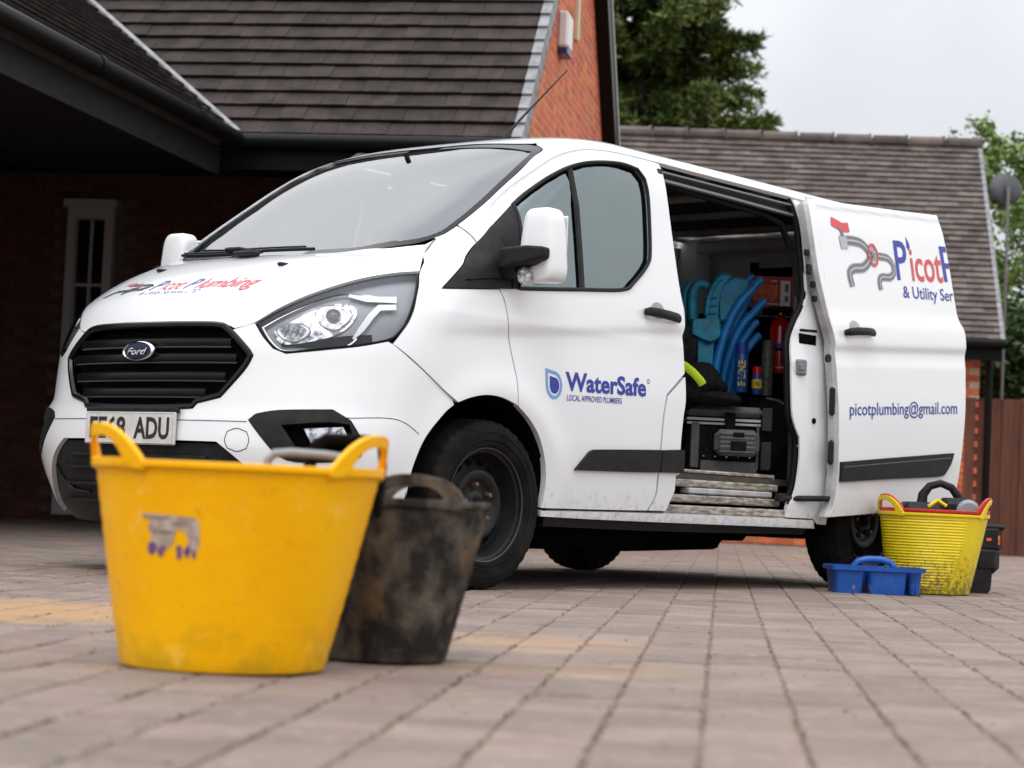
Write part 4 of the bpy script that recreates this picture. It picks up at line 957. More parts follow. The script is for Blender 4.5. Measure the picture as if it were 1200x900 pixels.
    panel('underbody_skirt','black_plastic',van,[(.34,.298),(1.25,.292),(2.38,.290),(2.36,.25),(1.25,.245),(.36,.25)],'s',grid=.05,th=.03,off=-.02,gap=0,far=far,corner=20)
    APIL=[wse(.700,1.85),wse(.718,1.80),wse(.737,1.75),wse(.754,1.66),wse(.768,1.573),wse(.772,1.50),wse(.7695,1.446),(-.036,1.371),(.02,1.416),(.064,1.458),(.097,1.510),(.14,1.555),(.266,1.645),(.404,1.732),(.543,1.811),(.660,1.853),(.767,1.872),(.962,1.884),(1.24,1.885),(1.6,1.882),(2.44,1.880),(2.46,1.905),(3.69,1.905),(3.69,1.928),(1.0,1.928),(.78,1.926),(.67,1.912),wse(.628,1.880)]
    panel('roof_side','paint',van,APIL,'s',grid=.02,th=.02,far=far,corner=25,step=.02,gap=.0015)
for far in (False,True): panel('door_frame','paint',van,[(-.03,1.39),(.05,1.50),(.14,1.58),(.27,1.67),(.41,1.75),(.56,1.83),(.68,1.87),(.77,1.888),(1.2,1.895),(1.2,1.86),(.77,1.85),(.66,1.83),(.55,1.785),(.41,1.705),(.28,1.615),(.16,1.53),(.10,1.47),(.03,1.38)],'s',grid=.04,th=0,off=-.012,gap=0,far=far,corner=25)
# windscreen
WS_=[(0,1.925),(-.10,1.9245),(-.272,1.918),(-.482,1.900),(-.625,1.877),(-.698,1.848),(-.735,1.75),(-.752,1.66),(-.766,1.573),(-.770,1.50),(-.767,1.443),(-.756,1.403),(-.703,1.363),(-.62,1.344),(-.519,1.322),(-.449,1.308),(-.2,1.302),(0,1.301)]
screen=panel('windscreen','screen_glass',van,WS_,'f',sym=True,grid=.04,th=0,off=-.006,gap=.0,corner=25)
WSi=inset(smooth_poly(WS_,.03,25),.0)
# black ceramic border printed on the glass
edge=smooth_poly(WS_[1:-1],.02,60,closed=False)
m=MB(); n0=len(edge)
for sgn in (1,-1):
    k=len(m.v)
    for i,(y,z) in enumerate(edge):
        t=Vector(edge[min(i+1,n0-1)])-Vector(edge[max(i-1,0)]); t.normalize(); nn=Vector((t.y,-t.x))
        if nn.dot(Vector((0,1.6))-Vector((y,z)))<0: nn=-nn
        wdt=.026 if z>1.34 and z<1.87 else (.035 if z<=1.34 else .03)
        a=pr_f(y,z); b=pr_f(min(0,y+nn.x*wdt),z+nn.y*wdt)
        for q in (a,b): q=q+normal(q.x,min(q.y,-1e-5),q.z)*-.003; m.v.append((q.x,q.y*sgn,q.z))
    m.f+=[(k+2*i,k+2*i+1,k+2*i+3,k+2*i+2) for i in range(n0-1)]
mk('screen_border',m,'gloss_black',screen,smooth=True)
# wipers
for pts in (([(-.30,1.318),(-.05,1.323),(.25,1.327),(.5,1.345)]),([(.60,1.338),(.45,1.322),(.2,1.314),(-.05,1.318)])):
    m=MB(); P_=[pr_f(y,z)+V3((-.02,0,.012)) for y,z in smooth_poly(pts,.04,80,closed=False)]; m.tube(P_,.007,6); m.tube([p+V3((-.006,0,.010)) for p in P_[1:-1]],.004,5)
    wpr=mk('wiper',m,'black_plastic',van,smooth=True)
m=MB(); p=pr_f(.17,1.325); m.box((p.x-.035,.16,p.z+.02),(.05,.09,.018),ch=.006); p=pr_f(-.04,1.30); m.box((p.x-.04,.02,p.z+.015),(.05,.12,.02),ch=.006); mk('wiper_pivot',m,'black_plastic',van)
# roof
rf=[(.60,0),(.60,-.3),(.59,-.5),(.605,-.60),(.67,-.665),(.80,-.735),(1.0,-.755),(3.69,-.755),(3.69,0)]
roof=panel('roof','paint',van,rf,'t',sym=True,grid=.06,th=0,gap=0,corner=25)
m=MB(); m.lathe([(.05,0),(.04,.012),(.016,.03),(.012,.04)],16,T(1.08,0,1.985)); m.tube([(1.085,0,2.01),(1.25,0,2.165),(1.56,0,2.44)],[.009,.006,.003],7); mk('aerial',m,'black_plastic',van,smooth=True)
m=MB(); m.lathe([(.06,0),(.058,.02),(.03,.04),(.001,.044)],16,T(.72,.52,1.90)); mk('roof_lamp',m,'black_plastic',van,smooth=True)
# mirrors
for far in (False,True):
    sg=-1 if not far else 1
    def sq(c,h,pz,n=24,rows=14,tx=0.,ty=0.):
        m=MB()
        for i in range(rows+1):
            v=-math.pi/2+math.pi*i/rows; cz_=math.copysign(abs(math.sin(v))**pz[1],math.sin(v)); cr=abs(math.cos(v))**pz[1]
            for k in range(n):
                a=2*math.pi*k/n; x=math.copysign(abs(math.cos(a))**pz[0],math.cos(a))*cr*h[0]*(1-tx*cz_); y=math.copysign(abs(math.sin(a))**pz[0],math.sin(a))*cr*h[1]*(1-ty*cz_)
                m.v.append((c[0]+x,c[1]+y,c[2]+cz_*h[2]))
        for i in range(rows):
            for k in range(n): m.f.append((i*n+k,i*n+(k+1)%n,(i+1)*n+(k+1)%n,(i+1)*n+k))
        return m
    m=sq((.13,sg*1.085,1.367),(.060,.088,.150),(.45,.36),tx=.12,ty=.16)
    mir=mk('door_mirror',m,'paint',van,smooth=True,ang=180); tag(mir,label='white door mirror housing on a black arm')
    m=MB(); m.box((.186,sg*1.085,1.37),(.008,.150,.24),ch=.01); mk('mirror_glass',m,'chrome',mir)
    m=MB(); m.tube([(.06,sg*.93,1.285),(.055,sg*.985,1.290),(.05,sg*1.03,1.296)],[.066,.060,.050],16,flat=(1.,.8)); mk('mirror_foot',m,'black_plastic',mir,smooth=True)
    m=MB(); m.v=[(x,sg*y,z) for x,y,z in ((.0,.96,1.262),(.11,.96,1.25),(.11,.96,1.345),(.0,.96,1.352),(-.005,1.10,1.285),(.09,1.10,1.28),(.09,1.10,1.35),(-.005,1.10,1.356),(.03,1.165,1.308),(.08,1.165,1.308),(.08,1.165,1.352),(.03,1.165,1.352))]; m.f=[(0,1,2,3),(0,4,5,1),(1,5,6,2),(2,6,7,3),(3,7,4,0),(4,8,9,5),(5,9,10,6),(6,10,11,7),(7,11,8,4),(8,11,10,9)]
    o=mk('mirror_arm',m,'black_plastic',mir); bv=o.modifiers.new('bevel','BEVEL'); bv.width=.012; bv.segments=3
    m=sq((.062,sg*1.06,1.243),(.035,.028,.036),(.7,.7)); mk('indicator',m,'lamp_silver',mir,smooth=True,ang=180)
# dark inner shell that closes the gaps between panels
shell=panel('inner_shell','void',van,[(-.45,1.10),(-.40,1.15),(-.2,1.16),(.14,1.18),(.5,1.22),(.85,1.25),(1.20,1.26),(1.22,.9),(1.08,.8),(1.06,.42),(1.03,.36),(.35,.345),(.35,.45),(.32,.56),(.27,.64),(.20,.70),(.12,.755),(.02,.775),(-.08,.78),(-.18,.765),(-.28,.72),(-.40,.82),(-.5,.90)],'s',grid=.07,th=0,off=-.035,gap=0,corner=20)
panel('inner_shell','void',van,[(-.45,1.10),(-.40,1.15),(-.2,1.16),(.14,1.18),(.5,1.22),(.85,1.25),(1.20,1.26),(1.22,.9),(1.08,.8),(1.06,.42),(1.03,.36),(.35,.345),(.35,.45),(.32,.56),(.27,.64),(.20,.70),(.12,.755),(.02,.775),(-.08,.78),(-.18,.765),(-.28,.72),(-.40,.82),(-.5,.90)],'s',grid=.07,th=0,off=-.035,gap=0,corner=20,far=True)
panel('front_backing','void',van,cz(.2,1.26,16)+[(.05,1.27),(.30,1.27),(.33,1.15),(.30,1.0),(.30,.9),(.36,.8),(.40,.7),(.33,.6),(.26,.45),(.20,.25)],'c',sym=True,grid=.06,th=0,off=-.075,gap=0,corner=20)
panel('scuttle','black_plastic',van,[(.37,1.335),(.297,1.325),(.163,1.304),(.064,1.290),(-.10,1.285),cpt(1.283),cpt(1.306),(-.10,1.308),(.064,1.314),(.163,1.33),(.297,1.352),(.39,1.375)],'c',sym=True,grid=.03,th=0,off=-.025,gap=0,corner=20)
# --- wheels
def tyre_mesh():
    m=MB(); n=120; prof=[(.222,-.085),(.235,-.10),(.27,-.108),(.305,-.106),(.326,-.098),(.337,-.088),(.3425,-.06),(.3435,-.032),(.3375,-.030),(.3375,-.024),(.3435,-.022),(.344,0),(.3435,.022),(.3375,.024),(.3375,.030),(.3435,.032),(.3425,.06),(.337,.088),(.326,.098),(.305,.106),(.27,.108),(.235,.10),(.222,.085),(.21,.07)]
    for r,y in prof:
        for k in range(n):
            a=2*math.pi*k/n; q=r
            if abs(y)>.055 and r>.32 and k%3==0: q=r-.007*(1 if r>.335 else .55)
            m.v.append((q*math.cos(a),y,q*math.sin(a)))
    for i in range(len(prof)-1):
        for k in range(n): m.f.append((i*n+k,(i+1)*n+k,(i+1)*n+(k+1)%n,i*n+(k+1)%n))
    # raised lettering band and beading on the sidewall
    for r in (.29,.262,.243):
        m.tube([(r*math.cos(a*6.2832/60),-.1075,r*math.sin(a*6.2832/60)) for a in range(60)],.0022,4,closed=True)
    return m
def rim_mesh():
    m=MB(); n=48; prof=[(.222,-.092),(.229,-.094),(.226,-.084),(.210,-.078),(.203,-.05),(.198,-.015),(.192,-.008),(.182,-.012),(.150,-.036),(.138,-.055),(.128,-.058),(.105,-.052),(.095,-.04),(.090,-.036),(.060,-.036),(.052,-.044),(.036,-.046),(.034,-.05),(.001,-.05)]
    for r,y in prof:
        for k in range(n): a=2*math.pi*k/n; m.v.append((r*math.cos(a),y,r*math.sin(a)))
    for i in range(len(prof)-1):
        for k in range(n): m.f.append((i*n+k,(i+1)*n+k,(i+1)*n+(k+1)%n,i*n+(k+1)%n))
    return m
TYRE=mesh_data('tyre',tyre_mesh(),'rubber',True,30); RIM=mesh_data('rim',rim_mesh(),'rim',True,40)
HOLE1=MB().lathe([(.0145,0),(.0145,.0015)],12,capb=True,capt=True,sx=.85,sy=1.1); HOLEM=mesh_data('vent_hole',HOLE1,'void'); HX=[]
for k in range(16):
    a=2*math.pi*(k+.5)/16; X=Matrix.Translation((.168*math.cos(a),-.0245,.168*math.sin(a)))@Matrix.Rotation(-a,4,'Y')@Matrix.Rotation(math.radians(90),4,'X')@Matrix.Rotation(.64,4,'Y')@Matrix.Translation((0,0,.002))
    HX.append(X)
NUTM=mesh_data('wheel_nut',MB().lathe([(.016,0),(.015,.012),(.011,.024),(.006,.027),(.001,.027)],6),'nut'); NX=[]
for k in range(5):
    a=2*math.pi*k/5+.5; X=Matrix.Translation((.08*math.cos(a),-.036,.08*math.sin(a)))@Matrix.Rotation(math.radians(90),4,'X'); NX.append(X)
cm=MB(); cm.lathe([(.03,0),(.028,.016),(.016,.022),(.001,.022)],16,Matrix.Translation((0,-.046,0))@Matrix.Rotation(math.radians(90),4,'X')); CAPM=mesh_data('hub_cap',cm,'rubber',True)
LIPM=mesh_data('lip_highlight',MB().tube([(.2275*math.cos(a*.10472),-.0945,.2275*math.sin(a*.10472)) for a in range(60)],.0022,5,closed=True),'lip_highlight',True)  # paler ring on the lip, a highlight put in as colour
for (x,sg,st_) in ((0,-1,.0),(0,1,0.),(2.933,-1,0),(2.933,1,0)):
    w=bpy.data.objects.new('wheel',None); w.empty_display_size=.1; w.scale=(.98,1,.98); c=V3((x,sg*.862,.336)); link(w,van,c)
    if sg>0: w.rotation_euler=(0,0,math.pi)
    for nm_,me in (('tyre',TYRE),('rim',RIM),('lip_highlight',LIPM),('hub_cap',CAPM)):
        o=bpy.data.objects.new(nm_,me); COL.objects.link(o); o.parent=w; WL[o.name]=c
    for nm_,me,XX in (('vent_hole',HOLEM,HX),('wheel_nut',NUTM,NX)):
        for X in XX: o=bpy.data.objects.new(nm_,me); COL.objects.link(o); o.parent=w; o.matrix_local=X; WL[o.name]=c
# wheel arch liners
for cx in (-.06,2.90):
    for sg in (-1,1):
        m=MB(); n=22; r=.415
        for k in range(n+1):
            a=math.pi*(k/n)*1.16-.08*math.pi; 
            for y in (.97,.60): m.v.append((cx+r*math.cos(a),sg*y,.36+r*math.sin(a)))
        m.f=[(2*k,2*k+1,2*k+3,2*k+2) for k in range(n)]; m.f.append(tuple(2*k+1 for k in range(n+1))); mk('arch_liner',m,'void',van)
# underbody, axle, exhaust
m=MB(); m.box((1.55,0,.36),(2.0,1.72,.10)); m.box((-.55,0,.30),(.5,1.1,.12)); m.box((3.35,0,.42),(.6,1.5,.10)); m.box((.95,.0,.265),(.9,1.5,.20),ch=.04); m.box((1.75,.05,.275),(.75,1.45,.18),ch=.05); m.box((2.35,.1,.29),(.5,1.2,.16),ch=.05); m.tube([(.6,-.55,.19),(1.5,-.52,.185),(2.3,-.45,.20)],.035,8); m.box((3.30,.1,.31),(.7,1.1,.16)); mk('floor_pan',m,'void',van)
m=MB(); m.tube([(2.933,-.75,.32),(2.933,.75,.32)],.05,10); m.tube([(.0,-.7,.28),(0,.7,.28)],.035,8); m.box((1.6,.35,.26),(1.1,.3,.12),ch=.03); mk('axles',m,'void',van)
# --- rear quarter with arch, rear end
QJ=[(2.30,1.868),(2.318,1.74),(2.315,1.592),(2.300,1.40),(2.255,1.33),(2.175,1.249),(2.128,1.15),(2.116,1.03),(2.118,.90),(2.127,.815),(2.16,.755),(2.195,.714),(2.205,.63),(2.20,.554),(2.19,.47),(2.16,.40)]
RA=[(2.90+.415*math.cos(a),.36+.415*math.sin(a)) for a in [math.pi*(1.04-k/14*1.08) for k in range(15)]]
for far in (False,True):
    pol=QJ+[(2.16,.335),(2.375,.335),(2.42,.31)]+RA+[(3.40,.31),(3.69,.34),(3.70,.9),(3.69,1.4),(3.685,1.88),(3.0,1.88)]
    if far: pol=[(1.27,1.88),(1.27,.336)]+pol[pol.index((2.375,.335)):]
    panel('rear_quarter','paint',van,pol,'s',grid=.05,th=.03,far=far,corner=25)
m=MB(); zs=[.34+k*.06 for k in range(27)]
for z in zs:
    for k in range(11): y=(-1+k/5)*W(3.69,z); m.v.append((3.69+.035*(1-(k/5-1)**4),y,z))
m.f=[(r*11+k,r*11+k+1,(r+1)*11+k+1,(r+1)*11+k) for r in range(26) for k in range(10)]; mk('rear_doors',m,'paint',van,smooth=True)
for sg in (-1,1): mk('tail_lamp',MB().box((3.70,sg*.90,1.15),(.05,.07,.45),ch=.015),'tub_red',van)
# --- cargo bay
m=MB(); m.box((2.43,0,.50),(2.40,1.74,.03)); mk('cargo_floor',m,'ply_dark',van)
m=MB(); m.box((1.20,0,1.18),(.03,1.70,1.34)); mk('bulkhead',m,'lining',van)
m=MB(); m.box((2.43,.0,1.93),(2.40,1.40,.02)); mk('cargo_ceiling',m,'lining',van); m=MB(); m.box((2.43,.84,.95),(2.4,.03,.90)); mk('cargo_lining',m,'ply_dark',van); m=MB(); m.box((2.43,.82,1.66),(2.4,.03,.50)); mk('cargo_side',m,'rear_white',van)
for x in (1.75,2.3,2.85,3.4):
    m=MB(); m.box((x,0,1.905),(.06,1.5,.03),ch=.006); mk('roof_bow',m,'inner_white',van)
# side liner behind the near quarter and inner rear doors with pressed frame
m=MB(); m.box((2.98,-.85,.95),(1.3,.02,.9)); mk('quarter_lining',m,'lining',van)
rd=MB()
for y0,y1,z0,z1 in ((-.10,.66,1.81,1.89),(-.10,.0,1.20,1.81),(.56,.66,1.20,1.81),(.0,.56,1.20,1.28)): rd.box((3.62,(y0+y1)/2,(z0+z1)/2),(.07,y1-y0,z1-z0),ch=.02)
mk('rear_door_frame',rd,'rear_white',van,smooth=True)
m=MB(); m.box((3.66,0,1.2),(.02,1.66,1.42)); mk('rear_door_skin',m,'rear_white',van)
# opening: rail recess, seals, jamb, step
panel('door_rail','seal',van,[(1.235,1.878),(2.30,1.874),(2.30,1.790),(1.235,1.808)],'s',grid=.05,th=.05,off=-.035,gap=0,corner=20)
m=MB(); m.tube([(1.245,-W(1.3,1.80)+.02,1.804),(1.8,-W(1.8,1.80)+.02,1.798),(2.29,-W(2.2,1.79)+.02,1.788)],.008,6); m.tube([(1.24,-W(1.3,1.85)+.022,1.846),(2.30,-W(2.2,1.84)+.022,1.84)],.006,6); mk('rail_track',m,'galv',van,smooth=True)
m=MB(); sj=[V3((x+.004,-W(x,z)+.030,z)) for x,z in smooth_poly(QJ,.03,60,closed=False)]; m.tube(sj,.016,8); m.tube([V3((1.24,-.80,1.80)),V3((1.5,-.80,1.79)),V3((2.1,-.80,1.77)),V3((2.24,-.81,1.74)),V3((2.29,-.83,1.64))],.016,8); mk('opening_seal',m,'seal',van,smooth=True)
jb=smooth_poly(QJ+[(2.16,.345)],.03,60,closed=False); m=MB()
for x,z in jb: y=-W(x,z); m.v+=[(x,y+.008,z),(x+.002,y+.03,z),(x+.09,y+.10,z)]
n=len(jb); m.f=[(3*i+k,3*i+k+1,3*i+k+4,3*i+k+3) for i in range(n-1) for k in range(2)]; mk('door_jamb',m,'seal',van,smooth=True)
m=MB(); zz=[.5+k*.07 for k in range(20)]; m.v=[(1.215,-W(1.25,z)+d,z) for z in zz for d in (.035,.14)]; m.f=[(2*i,2*i+1,2*i+3,2*i+2) for i in range(19)]; mk('b_pillar_inner',m,'seal',van)
# latch, striker slot and holes on the jamb face
def jam(u,v,l): p=pr_s(u,v); return p+normal(p.x,p.y,p.z)*l
m=MB(); p=jam(2.19,1.045,.006); m.box(tuple(p),(.07,.03,.075),ch=.008); m.box((p.x-.02,p.y-.014,p.z),(.035,.02,.03),ch=.004); mk('striker',m,'galv',van)
m=MB(); p=jam(2.275,1.185,.001); m.box(tuple(p),(.15,.008,.05),ch=.003); mk('jamb_slot',m,'void',van)
vs,fs=stroke([(2.205,1.225),(2.36,1.232)],.012); printed('jamb_crease','seal',van,vs,fs,lambda u,v,l:jam(u,v,l),.002,(0,-1,0))
m=MB(); p=jam(2.31,.80,.0); m.lathe([(.014,0),(.014,.006)],12,T(p.x,p.y,p.z,0,R(90)),capt=True); mk('jamb_plug',m,'void',van)
# step: stacked dirty ledges
for z0,z1,y0,x0,x1,mt in ((.50,.535,-.845,1.26,2.22,'sill_dirty'),(.455,.488,-.885,1.26,2.19,'sill_dirty'),(.425,.452,-.90,1.45,2.12,'inner_white'),(.385,.42,-.905,1.24,2.18,'sill_dirty'),(.335,.372,-.945,1.20,2.20,'sill_dirty')):
    m=MB(); m.box(((x0+x1)/2,(y0+.0)/2-.3,(z0+z1)/2),(x1-x0,abs(y0)-.6,z1-z0),ch=.006); mk('door_step',m,mt,van)
m=MB(); m.box((1.7,-.60,.42),(.98,.5,.20)); mk('step_well',m,'void',van)
m=MB(); m.tube([(2.10,-.93,.425),(2.25,-.99,.43),(2.42,-1.03,.435)],.014,8); m.box((2.14,-.94,.43),(.09,.03,.04),ch=.006); mk('slide_arm',m,'black_plastic',van,smooth=True)
# --- the sliding door, pushed back along the rear quarter
SDP=[(2.303,1.868),(2.726,1.895),(3.138,1.922),(3.56,1.952),(3.568,1.914),(3.580,1.861),(3.602,1.65),(3.622,1.422),(3.658,1.356),(3.664,1.297),(3.652,1.147),(3.632,.848),(3.598,.55),(3.581,.438),(2.844,.38),(2.384,.348),(2.418,.443),(2.414,.646),(2.392,.98),(2.382,1.173),(2.343,1.296),(2.301,1.464),(2.288,1.586),(2.283,1.77)]
def sd_t(x,z): return z-.068*(x-2.4)                # the door's own level
def sd_fn(x,z):
    zl=sd_t(x,z); zz=min(1.93,max(.3,zl)); w=par(zz)[1]; d=1.165-zl
    b=0.
    b-=.012*math.exp(-(max(0,d)/.17)**2)/(1+math.exp(-max(-30,min(30,(d-.012)/.009))))
    e=(zl-1.300)/.014; e=1/(1+math.exp(-max(-30,min(30,e)))); e2=1/(1+math.exp(-max(-30,min(30,(1.842-zl)/.006)))); ex=1/(1+math.exp(-max(-30,min(30,(x-2.345-.05*max(0,1.6-zl))/.008))))
    b-=.012*e*e2*ex
    return Vector((x,-(w+b+.085),z))
def sd_n(x,z,p):
    h=.003; a=(sd_fn(x+h,z)-sd_fn(x-h,z)); b=(sd_fn(x,z+h)-sd_fn(x,z-h)); n=a.cross(b); n.normalize()
    return n if n.y<0 else -n
sdr=panel('sliding_door','paint',van,SDP,'s',grid=.018,th=.035,gap=0,corner=28,step=.02,fn=sd_fn,nfn=sd_n)
sdr['label']='white sliding side door pushed open over the rear quarter'
def on_sd(u,v,l): p=sd_fn(u,v); return p+sd_n(u,v,p)*l
# inner side and front edge of the door
m=MB(); pol=[p for p in smooth_poly(SDP,.06,28)]; pol=inset(pol,.01); V_,F_=fill2d(pol,[],.12); m.add([sd_fn(u,v)+V3((0,.055,0)) for u,v in V_],F_); mk('inner_panel',m,'inner_white',sdr,smooth=True)
ed=smooth_poly(SDP[15:]+[SDP[0]],.03,60,closed=False); m=MB()
for u,v in ed: p=sd_fn(u,v); m.v+=[(p.x-.001,p.y+.004,p.z),(p.x-.012,p.y+.022,p.z),(p.x-.006,p.y+.06,p.z)]
m.f=[(3*i+k,3*i+k+1,3*i+k+4,3*i+k+3) for i in range(len(ed)-1) for k in (0,1)]; mk('door_edge',m,'inner_white',sdr,smooth=True)
for z,h in ((1.60,.03),(1.52,.05),(1.45,.03),(1.38,.03)):
    m=MB()
    x=2.288 if z>1.5 else 2.31; p=sd_fn(x,z); m.box((p.x-.028,p.y+.035,z),(.03,.02,h),ch=.005); mk('edge_clip',m,'black_plastic',sdr)
m=MB()
for z,h in ((.90,.14),(.655,.12)): p=sd_fn(2.405,z); m.box((p.x-.018,p.y+.03,z),(.03,.03,h),ch=.012)
p=sd_fn(2.352,1.17); m.lathe([(.02,0),(.02,.012)],14,T(p.x-.012,p.y+.02,1.10,0,R(90)),capt=True); mk('door_catch',m,'black_plastic',sdr)
cup=ring_poly(2.565,1.268,.046,.034,20); V_,F_=tri_fill(cup); m=MB().add([on_sd(u,v,.002) for u,v in V_],F_); mk('handle_cup',m,'inner_white',sdr)
m=MB(); m.tube([on_sd(u,v,d) for u,v,d in ((2.462,1.232,.004),(2.475,1.234,.026),(2.53,1.240,.038),(2.61,1.246,.040),(2.67,1.249,.034),(2.704,1.250,.02),(2.712,1.251,.004))],[.012,.017,.018,.018,.018,.017,.012],10,flat=(1.1,.75)); mk('door_handle',m,'black_plastic',sdr,smooth=True)
MS=smooth_poly([(2.425,.612),(3.0,.662),(3.514,.705),(3.49,.65),(3.432,.592),(3.36,.578),(2.9,.55),(2.43,.518)],.03,22); V_,F_=fill2d(MS,[],.05); m=MB(); k=len(V_); m.add([on_sd(u,v,.014) for u,v in V_],F_); kb=len(m.v); m.v+=[tuple(on_sd(u,v,.014)) for u,v in MS]+[tuple(on_sd(u,v,-.002)) for u,v in MS]; nb=len(MS); m.f+=[(kb+i,kb+(i+1)%nb,kb+nb+(i+1)%nb,kb+nb+i) for i in range(nb)]; mk('door_moulding',m,'black_plastic',sdr)
m=MB(); m.tube([on_sd(u,v,.013) for u,v in ((2.44,.588),(3.0,.637),(3.475,.678))],.004,5); mk('moulding_ridge',m,'lip_highlight',sdr)
# lettering on the sliding door
sl_=lambda x:.068*(x-2.4)
def dt(body,x0,x1,z,h,mat,b=.02,name='door_lettering'):
    vs,fs=fit_text(body,x0,z+sl_(x0)*1.0,x1,h,bold=b,rise=sl_(x1)-sl_(x0)); return printed(name,mat,sdr,vs,fs,on_sd,.002,(0,-1,0))
dt('picotplumbing@gmail.com',2.495,3.550,.832,.062,'blue_print',.006)
def dq(body,x0,x1,z0,z1,h,mat,b):
    vs,fs=fit_text(body,x0,z0,x1,h,bold=b,rise=z1-z0); printed('door_lettering',mat,sdr,vs,fs,on_sd,.002,(0,-1,0))
dq('P',3.045,3.165,1.557,1.567,.200,'blue_print2',.012); dq('icot',3.195,3.515,1.567,1.592,.175,'red_print',.012)
dq('& Utility Ser',3.086,3.600,1.468,1.500,.062,'blue_print2',.006)
# the second capital is cut off by the edge of the door
for pth,w in (([(3.545,1.597),(3.528,1.783)],.034),([(3.530,1.768),(3.583,1.772)],.030),([(3.540,1.682),(3.594,1.686)],.028)):
    vs,fs=stroke(pth,w); printed('door_lettering','blue_print2',sdr,vs,fs,on_sd,.002,(0,-1,0))
vs,fs=tri_fill(smooth_poly([(3.175,1.735),(3.180,1.765),(3.178,1.792),(3.205,1.758),(3.208,1.738),(3.192,1.722)],.01,50)); printed('door_drop','blue_print2',sdr,vs,fs,on_sd,.002,(0,-1,0))
def pipe(path,w,nm='door_pipe_logo'):
    sp=smooth_poly(path,.02,70,closed=False)
    for ww,mt,l in ((w*1.25,'lightgrey_print',.0015),(w,'grey_print',.0024),(w*.25,'lightgrey_print',.0033)):
        vs,fs=stroke(sp,ww); printed(nm,mt,sdr,vs,fs,on_sd,l,(0,-1,0))
pipe([(2.533,1.690),(2.645,1.704),(2.738,1.700),(2.794,1.666),(2.792,1.624),(2.726,1.580),(2.636,1.565),(2.591,1.537),(2.598,1.496),(2.611,1.447)],.042)
pipe([(2.87,1.655),(2.978,1.654),(3.019,1.62),(3.019,1.585),(2.972,1.558),(2.897,1.551),(2.866,1.525),(2.877,1.462)],.034)
vs,fs=stroke([(2.535,1.68),(2.600,1.69)],.062); printed('door_tap_logo','lightgrey_print',sdr,vs,fs,on_sd,.0030,(0,-1,0))
for pth,w,mt in (([(2.565,1.715),(2.553,1.755)],.022,'grey_print'),([(2.478,1.780),(2.545,1.768)],.044,'red_print'),([(2.54,1.768),(2.57,1.760),(2.632,1.768)],.046,'red_print')):
    vs,fs=stroke(pth,w); printed('door_tap_logo',mt,sdr,vs,fs,on_sd,.0040,(0,-1,0))
vs,fs=stroke(ring_poly(2.831,1.654,.043,.052,28)+[(2.831+.043,1.654)],.014); printed('door_valve_logo','red_print',sdr,vs,fs,on_sd,.0046,(0,-1,0))
for k in range(4):
    a=k*math.pi/4+.3; vs,fs=stroke([(2.831-.038*math.cos(a),1.654-.045*math.sin(a)),(2.831+.038*math.cos(a),1.654+.045*math.sin(a))],.007); printed('door_valve_logo','grey_print',sdr,vs,fs,on_sd,.0052,(0,-1,0))
# lettering on the front door
fd=[o for o in van.children if o.name.startswith('front_door')][0]
def ft_(body,x0,x1,z,h,mat,b=.02,rise=0.,taper=1.):
    vs,fs=fit_text(body,x0,z,x1,h,bold=b,rise=rise,taper=taper); printed('door_lettering',mat,fd,vs,fs,on_side,.002,(0,-1,0))
ft_('WaterSafe',.427,.975,.817,.074,'blue_print2',.028,rise=.012,taper=1.0)
ft_('LOCAL APPROVED PLUMBERS',.438,.806,.775,.024,'blue_print2',.004,rise=.010)
vs,fs=stroke(ring_poly(.992,.893,.008,.009,14)+[(1.0,.893)],.003); printed('registered_mark','blue_print2',fd,vs,fs,on_side,.002,(0,-1,0))
def drop(cx,cz_,r,k=1.): return [(cx-r*1.02,cz_+r*1.25*k)]+[(cx+r*math.cos(a),cz_+r*math.sin(a)*1.1) for a in [math.radians(95-i*17) for i in range(17)]]
dO=smooth_poly(drop(.352,.832,.052),.01,60); dI=smooth_poly(drop(.353,.832,.040),.01,60); dC=smooth_poly(drop(.355,.830,.030),.01,60)
vs,fs=tri_fill(dO,[dI]); printed('drop_logo','light_blue_print',fd,vs,fs,on_side,.002,(0,-1,0))
vs,fs=tri_fill(dC); printed('drop_logo','blue_print2',fd,vs,fs,on_side,.002,(0,-1,0))
# --- cab interior
m=MB(); m.box((-.02,0,1.17),(.55,1.66,.20),ch=.06); m.box((.16,0,1.04),(.3,1.6,.3),ch=.05); m.box((.05,.40,1.29),(.25,.40,.08),ch=.03); mk('dashboard',m,'dash',van,smooth=True)
for y in (-.52,-.12,.48):
    m=MB(); m.box((.72,y,.86),(.5,.42 if y!=-.12 else .34,.16),ch=.05); m.box((0,0,.32),(.14,.44 if y!=-.12 else .34,.64),T(.98,y,.93,0,0,.16),ch=.05); m.box((0,0,.74),(.10,.24,.18),T(.99,y,.95,0,0,.16),ch=.04); mk('seat',m,'seat_cloth',van,smooth=True)
m=MB(); X=T(.30,.42,1.28,0,0,math.radians(-62)); m.tube([X@V3((.19*math.cos(a*.2618),.19*math.sin(a*.2618),0)) for a in range(24)],.015,8,closed=True); m.lathe([(.06,-.02),(.05,.02)],12,X,capt=True); m.box((0,0,0),(.36,.03,.01),X); mk('steering_wheel',m,'black_plastic',van,smooth=True)
m=MB(); m.box((.50,.0,1.76),(.03,.24,.07),ch=.012); m.tube([(.50,0,1.78),(.46,0,1.87)],.012,6); mk('rear_view_mirror',m,'black_plastic',van)
